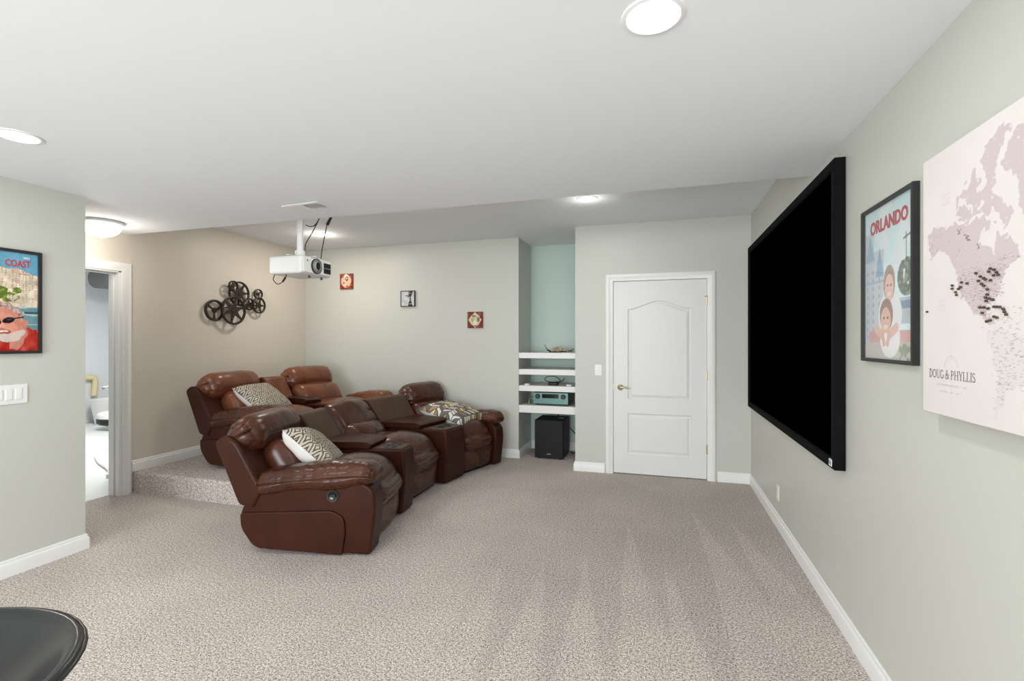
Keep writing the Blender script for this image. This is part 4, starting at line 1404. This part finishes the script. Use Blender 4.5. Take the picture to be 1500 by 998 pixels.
# cables from the ceiling (the projector's plugs)
bm = bmesh.new()
add_tube(bm, spline([(-2.955, 3.97, 2.655), (-2.99, 3.96, 2.60), (-3.03, 3.95, 2.53), (-3.06, 3.95, 2.42), (-3.10, 3.96, 2.28), (-3.12, 3.97, 2.20)], 5), 0.0045, 6)
add_tube(bm, [(-2.99, 3.96, 2.60), (-3.034, 3.95, 2.515)], [0.011, 0.015], 8)
tag(bm_obj('power_cord', bm, M['cord'], smooth=60), 'black power cord with a plug running down to the projector top', 'cable')
bm = bmesh.new()
add_tube(bm, spline([(-3.06, 3.92, 2.655), (-3.10, 3.90, 2.54), (-3.16, 3.89, 2.43), (-3.225, 3.885, 2.33), (-3.235, 3.89, 2.212)], 5), 0.0045, 6)
add_tube(bm, spline([(-3.10, 3.90, 2.54), (-3.14, 3.90, 2.505), (-3.19, 3.90, 2.50), (-3.225, 3.885, 2.515)], 5), 0.005, 6)
tag(bm_obj('video_cable', bm, M['cord'], smooth=60), 'thin black looping cable beside the white projector pole', 'cable')

# ------------------------------------------------------------------ shelves in the niche and what stands there
shelf_z = [(1.202, 1.268), (1.006, 1.071), (0.808, 0.874), (0.550, 0.638)]
where = ['topmost white shelf in the niche, holding a dried sprig', 'second white niche shelf from the top, left empty', 'third white niche shelf from the top, holding a small black box', 'lowest white niche shelf, under the receiver']
for (z0, z1), lb in zip(shelf_z, where):
    t = thing('niche_shelf', lb, 'shelf', (0, 0, 0), group='white shelves in the niche')
    box('board', XNL + 0.002, XN - 0.002, YB + 0.018, YN - 0.002, z0 + 0.012, z1, M['trim'], t, 0.003)
    box('fascia', XNL + 0.002, XN - 0.002, YB + 0.002, YB + 0.020, z0, z1 + 0.001, M['trim'], t, 0.003)

t = thing('subwoofer', 'black cube subwoofer on the carpet under the niche shelves', 'speaker', (-1.27, 5.90, 0))
box('cabinet', -0.175, 0.175, -0.18, 0.20, 0.015, 0.465, M['sub_black'], t, 0.008, 3)
box('front_grille', -0.172, 0.172, -0.200, -0.18, 0.018, 0.462, M['sub_black'], t, 0.006, 3)
for sx in (-1, 1):
    for sy in (-1, 1):
        lathe('foot', [(0, 0), (0.02, 0), (0.022, 0.016), (0, 0.016)], M['black'], t, 14, Matrix.Translation((sx * 0.13, sy * 0.14, 0)))
o = box('badge', -0.022, 0.026, -0.2025, -0.200, 0.058, 0.068, M['plastic_gray'], t)
box('control_label', 0.08, 0.14, -0.02, 0.05, 0.4645, 0.467, M['plastic_gray'], t)
tag(tube('speaker_cable', spline([(-1.07, 6.02, 0.33), (-0.99, 6.08, 0.22), (-0.95, 6.1, 0.12), (-0.97, 6.0, 0.06), (-1.02, 6.05, 0.012), (-1.08, 6.12, 0.012)], 6), 0.006, M['cord']), 'black cable drooping to the carpet beside the subwoofer', 'cable')
bm = bmesh.new()
add_tube(bm, spline([(-1.30, 5.90, 0.55), (-1.25, 5.88, 0.53), (-1.18, 5.90, 0.525), (-1.12, 5.92, 0.535), (-1.08, 5.93, 0.55)], 5), 0.007, 6)
add_tube(bm, spline([(-1.20, 5.90, 0.525), (-1.19, 5.92, 0.49), (-1.17, 6.0, 0.47)], 5), 0.006, 6)
tag(bm_obj('speaker_cable', bm, M['cord'], smooth=60), 'black wires hanging under the lowest niche shelf above the subwoofer', 'cable')

t = thing('receiver', 'gray audio receiver with a painted-in teal light cast and two knobs on the lowest niche shelf', 'receiver', (-1.255, 5.90, 0.6395))
box('case', -0.215, 0.215, -0.16, 0.20, 0.012, 0.150, M['receiver_dark'], t, 0.004)
f = box('face_panel', -0.215, 0.215, -0.175, -0.16, 0.014, 0.152, M['receiver'], t, 0.004)
box('display', -0.10, 0.10, -0.1765, -0.174, 0.085, 0.135, M['display'], f, 0.002)
lx = Matrix.Rotation(PI / 2, 4, 'X')
for sx in (-0.155, 0.155):
    lathe('knob', [(0, 0), (0.030, 0), (0.028, 0.020), (0.024, 0.024), (0, 0.024)], M['receiver_dark'], f, 20, Matrix.Translation((sx, -0.174, 0.105)) @ lx)
box('door_flap', -0.10, 0.10, -0.1775, -0.1745, 0.028, 0.072, M['receiver'], f, 0.002)
for sx in (-0.17, 0.17):
    lathe('foot', [(0, 0), (0.018, 0), (0.02, 0.014), (0, 0.014)], M['black'], t, 14, Matrix.Translation((sx, -0.11, 0)))
    lathe('foot', [(0, 0), (0.018, 0), (0.02, 0.014), (0, 0.014)], M['black'], t, 14, Matrix.Translation((sx, 0.15, 0)))

t = thing('cable_box', 'small black media box with a looped wire on the third niche shelf', 'media box', (-1.24, 5.84, 0.874))
soft('case', (0.12, 0.10, 0.036), M['black'], t, (0, 0, 0.018), r=0.014, n=(8, 8, 6))
tube('wire_loop', spline([(0.05, 0.02, 0.02), (0.08, 0.03, 0.05), (0.03, 0.0, 0.10), (-0.06, -0.01, 0.105), (-0.11, 0.0, 0.07), (-0.07, 0.02, 0.04), (0.02, 0.03, 0.035), (0.10, 0.04, 0.05), (0.13, 0.04, 0.085)], 7), 0.0045, M['cord'], t)
for x, y, lb in ((-1.545, 5.74, 'white puck shaped sensor on the third niche shelf far from the door'), (-1.035, 5.76, 'white puck shaped sensor on the third niche shelf nearest the door')):
    tag(lathe('puck_sensor', [(0, 0), (0.034, 0), (0.036, 0.012), (0.030, 0.02), (0, 0.022)], M['plastic_white'], None, 24), lb, 'sensor', 'white pucks on the shelf').location = (x, y, 0.874)
tag(lathe('small_dish', [(0, 0), (0.028, 0), (0.034, 0.010), (0.028, 0.014), (0, 0.008)], M['plastic_gray'], None, 20), 'small gray disc on the topmost niche shelf near its end', 'disc').location = (-1.545, 5.75, 1.268)
M['green_glass'] = mat('green_plastic', srgb(132, 168, 120), 0.3, 0.5, var=(30, 0.8))
tag(tube('green_cable', spline([(-1.54, 5.80, 0.646), (-1.535, 5.81, 0.69), (-1.52, 5.85, 0.72), (-1.50, 5.98, 0.70)], 5), 0.007, M['green_glass']), 'greenish wire standing beside the receiver', 'cable')

t = thing('dried_sprig', 'dried flower sprig with cream shells on the topmost niche shelf', 'ornament', (-1.19, 5.86, 1.268))
rr = random.Random(3)
for k in range(22):
    a_ = rr.uniform(-0.11, 0.12)
    o = soft('shell', (rr.uniform(0.03, 0.05), 0.03, rr.uniform(0.022, 0.034)), M['cream'], t, (a_, rr.uniform(-0.04, 0.04), 0.022 + rr.uniform(0, 0.042) * (1 - abs(a_) * 5)), (rr.uniform(-.5, .5), rr.uniform(-.5, .5), rr.uniform(0, 3)), r=0.02, n=(4, 4, 4))
for pts in ([(-0.02, 0, 0.012), (-0.09, -0.01, 0.02), (-0.14, -0.01, 0.05), (-0.165, 0, 0.10)], [(-0.02, 0.01, 0.012), (-0.08, 0.0, 0.012), (-0.15, 0.02, 0.03)], [(0.03, 0, 0.012), (0.10, -0.01, 0.018), (0.15, 0, 0.022), (0.20, 0, 0.05)], [(0.03, 0, 0.01), (0.12, 0.02, 0.02), (0.18, 0.01, 0.018)], [(-0.10, -0.03, 0.012), (0.0, -0.04, 0.010), (0.12, -0.035, 0.012)]):
    q = spline(pts, 4)
    tube('twig', q, [0.010 - 0.007 * i / (len(q) - 1) for i in range(len(q))], M['olive'], t, 6)

# ------------------------------------------------------------------ switches and outlet


def plate(name, label, loc, rot, w_, h_, n, cat):
    t = thing(name, label, cat, loc, rot)
    box('plate', -w_ / 2, w_ / 2, -h_ / 2, h_ / 2, 0.0, 0.006, M['plastic_white'], t, 0.003)
    for k in range(n):
        x = (k - (n - 1) / 2) * 0.046
        if cat == 'outlet':
            for z in (-0.022, 0.022):
                r_ = box('receptacle', x - 0.017, x + 0.017, z - 0.014, z + 0.014, 0.005, 0.008, M['plastic_white'], t, 0.003)
                boxes('slot', [(x - 0.008, x - 0.006, z - 0.004, z + 0.006, 0.0078, 0.0083), (x + 0.006, x + 0.008, z - 0.004, z + 0.006, 0.0078, 0.0083)], M['black'], r_)
        else:
            box('rocker', x - 0.0165, x + 0.0165, -0.033, 0.033, 0.005, 0.010, M['plastic_white'], t, 0.003)
    return t


plate('light_switch', 'white single rocker light switch beside the white door', (-0.635, YD, 1.098), ROT_BACK_WALL, 0.075, 0.118, 1, 'switch')
plate('light_switch', 'wide white switch plate with rockers under the framed coast poster', (XP, 1.933, 1.090), ROT_LEFT_WALL, 0.185, 0.118, 3, 'switch')
plate('wall_outlet', 'white power outlet low on the wall under the screen', (XR, 4.135, 0.262), ROT_RIGHT_WALL, 0.072, 0.116, 1, 'outlet')

# ------------------------------------------------------------------ recliners
# local frame: x toward the front (front of seat at 0), y across, z up


def seat_group(par, y0, y1, z0=0.0, L='leather', lean=0.0, seed=0.0, slump=False, shell=None, head=None, hh=0.25):
    """seat cushion, footrest, lumbar cushion, head pillow, back shell, base between y0 and y1"""
    w_ = y1 - y0
    yc = (y0 + y1) / 2
    s0, s1 = shell or (y0 + 0.01, y1 - 0.01)
    h0, h1 = head or (y0 + 0.01, y1 - 0.01)
    LM = M[L]
    box('base', -0.78, -0.06, y0 + 0.01, y1 - 0.01, z0 + 0.0, z0 + 0.26, M['under'], par, 0.01)

    def seat_def(p, u, v, w):
        if u > 0:
            p.z -= 0.05 * u ** 3
            if w > 0:
                p.z -= 0.03 * u ** 4
        p.z += 0.03 * max(0, u) * (1 - u) * 4 * (w > 0) * (1 - v * v)
        return p
    sc = soft('seat', (0.80, w_ - 0.008, 0.25), LM, par, (-0.385, yc, z0 + 0.375), r=0.11, n=(20, 18, 12), bulge=(0.035, 0, 0.045), wr=0.0025, wscale=(6, 10, 6), deform=seat_def, seed=seed)
    # welted seam round the front of the cushion
    tube('seam', [(0.412 - 0.02 * abs(v) ** 3 - 0.022, v * (w_ / 2 - 0.02), -0.035) for v in [k / 8 - 1 for k in range(17)]], 0.0045, M['vinyl'], sc, 6)
    soft('footrest', (0.10, w_ - 0.012, 0.245), LM, par, (-0.065, yc, z0 + 0.145), (0, 0.06, 0), r=0.045, n=(8, 14, 12), bulge=(0.018, 0, 0), wr=0.003, wscale=(6, 8, 6), seed=seed + 3)
    # back: frame behind, lumbar cushion and head pillow in front, reclined
    tilt = math.radians(-34 - lean)
    slab_xz('back_shell', fillet([(-0.80 + 0.02, z0 + 0.30), (-0.72, z0 + 0.42), (-0.90, z0 + 0.745), (-0.985, z0 + 0.785), (-1.055, z0 + 0.735), (-0.885, z0 + 0.32)], [0.02, 0.04, 0.05, 0.05, 0.05, 0.03], 4), s0, s1, M['vinyl'], par, 0.028)

    def lum_def(p, u, v, w):
        p.x += 0.02 * (1 - v * v) * (1 - abs(w)) * (u > 0)
        return p

    def head_def(p, u, v, w):
        p.z -= 0.018 * abs(v) ** 4 * (1 if w > 0 else -0.5)
        p.x -= 0.020 * abs(v) ** 4
        e = max(0.0, abs(v) - 0.45) / 0.55
        g = 1 + 0.055 * e * e * math.sin(13 * math.atan2(p.z, p.x) + 3 * noise.noise(Vector((v * 3, seed, 0))))
        p.x *= g
        p.z *= g
        return p
    if slump:
        def sl_def(p, u, v, w):
            p.x += 0.05 * (1 - v * v) * max(0, w) * (u > 0)
            p.z -= 0.05 * max(0, v) * (w > 0) + 0.03 * max(0, -v) * (w < 0)
            return p
        soft('lumbar_cushion', (0.20, w_ - 0.02, 0.30), LM, par, (-0.66, yc, z0 + 0.49), (0, tilt, 0.05), r=0.09, n=(10, 20, 14), bulge=(0.03, 0, 0.01), wr=0.016, wscale=(6, 9, 9), deform=lum_def, seed=seed + 5)
        soft('head_pillow', (0.17, w_ + 0.04, 0.34), LM, par, (-0.82, yc + 0.01, z0 + 0.655), (0.03, tilt - 0.1, 0), r=0.08, n=(10, 22, 14), bulge=(0.04, 0.0, 0.012), wr=0.012, wscale=(6, 10, 8), deform=sl_def, seed=seed + 9)
    else:
        soft('lumbar_cushion', (0.20, w_ - 0.03, 0.34), LM, par, (-0.725, yc, z0 + 0.545), (0, tilt, 0), r=0.09, n=(10, 20, 14), bulge=(0.03, 0, 0.01), wr=0.006, wscale=(5, 22, 5), deform=lum_def, seed=seed + 5)
        soft('head_pillow', (0.24, h1 - h0, hh), LM, par, (-0.905, (h0 + h1) / 2, z0 + 0.765), (0, tilt, 0), r=0.105, n=(14, 24, 14), bulge=(0.015, 0.015, 0.010), wr=0.005, wscale=(4, 26, 4), deform=head_def, seed=seed + 9)


def arm_group(par, ya, yb, z0=0.0, L='leather', cup=True, seed=0.0, back=-0.875):
    """arm between ya (outer face) and yb (inner face)"""
    sgn = 1 if yb > ya else -1
    k = back / -0.875
    LM = M[L]
    body = [(back, z0 + 0.285), (-0.77 * k, z0 + 0.47), (-0.05, z0 + 0.485), (0.028, z0 + 0.435), (0.04, z0 + 0.30), (0.004, z0 + 0.006), (-0.78 * k, z0 + 0.035), (-0.885 * k, z0 + 0.20)]
    slab_xz('arm_body', fillet(body, [0.03, 0.06, 0.05, 0.05, 0.10, 0.02, 0.06, 0.05], 4), ya + sgn * 0.018, yb, M['vinyl'], par, 0.03)
    low = [(-0.872 * k, z0 + 0.270), (-0.24, z0 + 0.298), (-0.165, z0 + 0.255), (-0.155, z0 + 0.150), (-0.180, z0 + 0.008), (-0.775 * k, z0 + 0.040), (-0.868 * k, z0 + 0.17)]
    slab_xz('side_panel', fillet(low, [0.02, 0.05, 0.05, 0.05, 0.01, 0.05, 0.04], 4), ya, ya + sgn * 0.05, M['vinyl'], par, 0.012)

    def pad_def(p, u, v, w):
        p.z += 0.045 * u - 0.030 * max(0, u) ** 4 - 0.02 * abs(v) ** 3 * (w > 0)
        if w < 0:
            p.z -= 0.012 * math.sin(u * 5.0)
        fold = math.sin(p.x * 2 * PI / 0.062 + 9 * noise.noise(Vector((p.x * 6, v * 0.8, seed))))
        p.z += 0.0024 * fold * (1 - u ** 4) * (1 - abs(v) ** 3)
        p.y += 0.0022 * fold * (1 - u ** 4) * math.copysign(1, v) * abs(v) ** 2
        return p
    Lp = 0.82 * k
    soft('arm_pad', (Lp, abs(yb - ya) + 0.05, 0.145), LM, par, (0.045 - Lp / 2, (ya + yb) / 2 + sgn * 0.0, z0 + 0.505), (0, 0, 0), r=0.068, n=(56, 14, 10), bulge=(0.0, 0.0, 0.02), wr=0.006, wscale=(15, 5, 6), deform=pad_def, seed=seed + 2)
    if cup:
        rot = Matrix.Translation((-0.245, ya + sgn * 0.018, z0 + 0.392)) @ Matrix.Rotation(sgn * PI / 2, 4, 'X')
        o = lathe('recline_cup', [(0.028, 0.0), (0.030, 0.006), (0.040, 0.007), (0.042, 0.0)], M['black'], par, 24, rot)
        lathe('cup_recess', [(0.030, 0.004), (0.026, 0.001), (0, 0.0015)], M['display'], o, 24, rot)
        box('release_paddle', -0.262, -0.226, ya + sgn * 0.018 - 0.007, ya + sgn * 0.018 + 0.001, z0 + 0.384, z0 + 0.400, M['black'], o, 0.002)


def recliner(name, label, loc, ang, w_, arm, L, seed, slump=False, group='front row of theater recliners', aw=0.20, hh=0.25, hx=0.03):
    t = thing(name, label, 'recliner', loc, (0, 0, math.radians(ang)), group)
    if arm == 'first':
        arm_group(t, 0.0, aw, 0, 'leather', True, seed)
        seat_group(t, aw - 0.03, w_, 0, L, 0, seed, False, (0.0, w_ - 0.01), (0.05, w_ - 0.03), hh)
        return t
    if arm == 'last':
        arm_group(t, w_, w_ - aw, 0, L, False, seed, -0.74)
        seat_group(t, 0.0, w_ - aw + 0.02, 0, L, 0, seed, False, None, (0.0, w_ - aw + hx), hh)
        return t
    seat_group(t, 0.0, w_, 0, L, 0, seed, slump)
    return t


recliner('recliner', 'brown leather recliner at the near end of the front row, one arm toward the viewer', (-1.82, 2.78, 0.0), 13, 0.755, 'first', 'leather', 1.0)
recliner('recliner', 'armless brown leather recliner between two consoles with a slumped head pillow', (-2.055, 3.765, 0.0), 0, 0.60, 'none', 'leather', 5.0, True)
recliner('recliner', 'brown leather recliner at the far end of the front row holding the multicolored cushion', (-1.955, 4.735, 0.0), -17, 0.69, 'last', 'leather', 9.0, aw=0.17, hh=0.29, hx=0.12)


def wedge(t, name, prof, fl_, fr_, bl_, br_, m, inset=0.0, bevel=0.015, z0=0.0):
    """profile in (depth fraction, z) spanned between the console's two plan edges"""
    bm = bmesh.new()
    fl_, fr_, bl_, br_ = (Vector(p) for p in (fl_, fr_, bl_, br_))
    A, B = [], []
    for f_, z in prof:
        l_ = fl_.lerp(bl_, f_)
        r_ = fr_.lerp(br_, f_)
        d_ = (r_ - l_).normalized() * inset
        A.append(bm.verts.new((l_.x + d_.x, l_.y + d_.y, z + z0)))
        B.append(bm.verts.new((r_.x - d_.x, r_.y - d_.y, z + z0)))
    bm.faces.new(A)
    bm.faces.new(B[::-1])
    for i in range(len(A)):
        j = (i + 1) % len(A)
        bm.faces.new([A[i], A[j], B[j], B[i]])
    return bm_obj(name, bm, m, t, bevel=bevel, seg=3)


def console_parts(t, fl_, fr_, bl_, br_, z0=0.0, cups=True, back='vinyl_gray'):
    wedge(t, 'console_body', fillet([(0.03, 0.012), (0.0, 0.30), (0.02, 0.535), (0.62, 0.535), (0.95, 0.50), (0.92, 0.012)], [0.02, 0.1, 0.03, 0, 0.02, 0.02], 4), fl_, fr_, bl_, br_, M['vinyl'], 0.004, 0.032, z0)
    wedge(t, 'console_lid', fillet([(0.29, 0.538), (0.270, 0.575), (0.32, 0.594), (0.78, 0.590), (0.78, 0.538)], [0.008, 0.01, 0.02, 0, 0], 3), fl_, fr_, bl_, br_, M['vinyl'], -0.012, 0.012, z0)
    wedge(t, 'back_panel', fillet([(0.67, 0.54), (0.86, 0.805), (0.92, 0.815), (1.0, 0.76), (0.93, 0.40), (0.72, 0.40)], [0.02, 0.03, 0.03, 0.03, 0.0, 0.0], 4), fl_, fr_, bl_, br_, M[back], 0.006, 0.018, z0)
    if cups:
        wedge(t, 'cup_panel', [(0.035, 0.530), (0.035, 0.541), (0.28, 0.541), (0.28, 0.530)], fl_, fr_, bl_, br_, M['vinyl_gray'], 0.022, 0.003, z0)
        c = (Vector(fl_) + Vector(fr_)) / 2
        b_ = (Vector(bl_) + Vector(br_)) / 2
        side = (Vector(fr_) - Vector(fl_)).normalized()
        for s_, f_ in ((-0.055, 0.15), (0.055, 0.15)):
            p = c.lerp(b_, f_) + side * s_
            mt = Matrix.Translation((p.x, p.y, z0))
            o = lathe('cup_holder', [(0.036, 0.540), (0.038, 0.547), (0.046, 0.547), (0.048, 0.540)], M['black'], t, 24, mt)
            lathe('cup_well', [(0.037, 0.545), (0.034, 0.542), (0, 0.542)], M['display'], o, 24, mt)


t = thing('console', 'brown leather wedge console with two cup holders between near and middle recliners', 'console', (-2.01, 3.64, 0), group='wedge consoles of the front row')
W2 = lambda x, y: (x + 2.01, y - 3.64)
console_parts(t, W2(-1.965, 3.525), W2(-1.985, 3.745), W2(-2.955, 3.305), W2(-3.02, 3.745))
t = thing('console', 'brown leather wedge console with two cup holders between middle and far recliners', 'console', (-1.98, 4.55, 0), group='wedge consoles of the front row')
W2 = lambda x, y: (x + 1.98, y - 4.55)
console_parts(t, W2(-1.985, 4.385), W2(-1.92, 4.71), W2(-3.02, 4.385), W2(-2.90, 5.01))

# rear row on the platform
RG = 'rear row of theater recliners'
recliner('recliner', 'brown leather recliner on the raised platform nearest the open doorway', (-3.35, 3.65, ZS), 2, 0.775, 'first', 'leather_tan', 23.0, group=RG)
recliner('recliner', 'tan brown leather recliner on the raised platform beside the back wall', (-3.30, 4.50, ZS), -11, 0.84, 'last', 'leather_tan', 27.0, group=RG, hh=0.275)
t = thing('console', 'tan leather console with a tall back panel on the raised platform', 'console', (-3.3, 4.42, ZS))
W2 = lambda x, y: (x + 3.3, y - 4.42)
console_parts(t, W2(-3.38, 4.43), W2(-3.31, 4.49), W2(-4.36, 4.40), W2(-4.28, 4.68), 0.0, False, 'leather_tan')

# ------------------------------------------------------------------ throw pillows


def throw_pillow(label, loc, rot, s_, m, thick=0.16):
    n_ = 22
    bm = bmesh.new()
    grid = {}
    for side in (1, -1):
        for i in range(n_ + 1):
            for j in range(n_ + 1):
                u, v = 2 * i / n_ - 1, 2 * j / n_ - 1
                edge = i in (0, n_) or j in (0, n_)
                if side == -1 and edge:
                    grid[(side, i, j)] = grid[(1, i, j)]
                    continue
                x = u * s_ / 2 * (1 - 0.07 * (1 - v * v) * abs(u) ** 2)
                y = v * s_ / 2 * (1 - 0.07 * (1 - u * u) * abs(v) ** 2)
                h_ = thick / 2 * ((1 - u ** 4) * (1 - v ** 4)) ** 0.55
                h_ *= 1 + 0.10 * noise.noise(Vector((u * 2.2, v * 2.2, side * 3.0 + loc[0])))
                grid[(side, i, j)] = bm.verts.new((x, y, side * h_))
    for side in (1, -1):
        for i in range(n_):
            for j in range(n_):
                q = [grid[(side, i, j)], grid[(side, i + 1, j)], grid[(side, i + 1, j + 1)], grid[(side, i, j + 1)]]
                f_ = bm.faces.new(q if side == 1 else q[::-1])
                f_.material_index = 0 if side == 1 else 1
    o = bm_obj('throw_pillow', bm, [m, M['pillow_back']], None, smooth=180)
    o.location = loc
    o.rotation_euler = rot
    return tag(o, label, 'pillow', 'throw pillows on the seats')


R_ = math.radians
throw_pillow('gray and cream diamond patterned throw pillow on the near front recliner', (-2.46, 3.075, 0.590), (R_(-15), R_(40), R_(13)), 0.47, M['aztec'], 0.20)
throw_pillow('gray and cream diamond patterned throw pillow on the tan loveseat', (-3.89, 4.08, 0.805), (0, R_(36), R_(4)), 0.47, M['aztec'], 0.19)
throw_pillow('gray, cream and mustard brushstroke throw pillow on the far front recliner', (-2.25, 5.12, 0.585), (0, R_(14), R_(-10)), 0.57, M['dash'], 0.19)

# ------------------------------------------------------------------ bar stool in the near corner
t = thing('bar_stool', 'glossy black bucket bar stool in the near corner of the room', 'stool', (-1.295, 0.425, 0), (0, 0, 0.35))
bm = bmesh.new()
rings = []
NS = 48
for r_, z in [(0.0, 0.735), (0.13, 0.737), (0.205, 0.751), (0.258, 0.778), (0.288, 0.806), (0.305, 0.818), (0.317, 0.817), (0.320, 0.808), (0.300, 0.775), (0.22, 0.725), (0.10, 0.70), (0.0, 0.70)]:
    if r_ == 0:
        rings.append([bm.verts.new((0, 0, z))])
        continue
    row = []
    for k in range(NS):
        a_ = 2 * PI * k / NS
        c_, s_ = math.cos(a_), math.sin(a_)
        q = (abs(c_) ** 2.15 + abs(s_) ** 2.15) ** (-1 / 2.15)
        row.append(bm.verts.new((r_ * c_ * q, r_ * s_ * q, z)))
    rings.append(row)
for A, B in zip(rings, rings[1:]):
    for k in range(NS):
        j = (k + 1) % NS
        if len(A) == 1:
            bm.faces.new([A[0], B[k], B[j]])
        elif len(B) == 1:
            bm.faces.new([A[k], B[0], A[j]])
        else:
            bm.faces.new([A[k], B[k], B[j], A[j]])
seat = bm_obj('seat', bm, M['stool'], t, smooth=180)
bm = bmesh.new()
pts = []
for k in range(NS + 1):
    a_ = 2 * PI * k / NS
    c_, s_ = math.cos(a_), math.sin(a_)
    q = (abs(c_) ** 2.15 + abs(s_) ** 2.15) ** (-1 / 2.15)
    pts.append((0.3205 * c_ * q, 0.3205 * s_ * q, 0.808))
add_tube(bm, pts, 0.005, 6, cap=False)
bm_obj('piping', bm, M['stool'], seat, smooth=180)
lathe('column', [(0, 0.70), (0.06, 0.70), (0.06, 0.67), (0.028, 0.66), (0.028, 0.06), (0.045, 0.035), (0, 0.035)], M['chrome'], t, 24)
lathe('foot_plate', [(0, 0), (0.20, 0), (0.205, 0.008), (0.19, 0.018), (0.06, 0.036), (0, 0.038)], M['chrome'], t, 40)
bm = bmesh.new()
add_tube(bm, [(0.15 * math.cos(2 * PI * k / 32), 0.15 * math.sin(2 * PI * k / 32), 0.28) for k in range(33)], 0.011, 8, cap=False)
add_tube(bm, [(0.02, 0, 0.28), (0.15, 0, 0.28)], 0.009, 8)
add_tube(bm, [(-0.02, 0, 0.28), (-0.15, 0, 0.28)], 0.009, 8)
bm_obj('foot_ring', bm, M['chrome'], t, smooth=180)
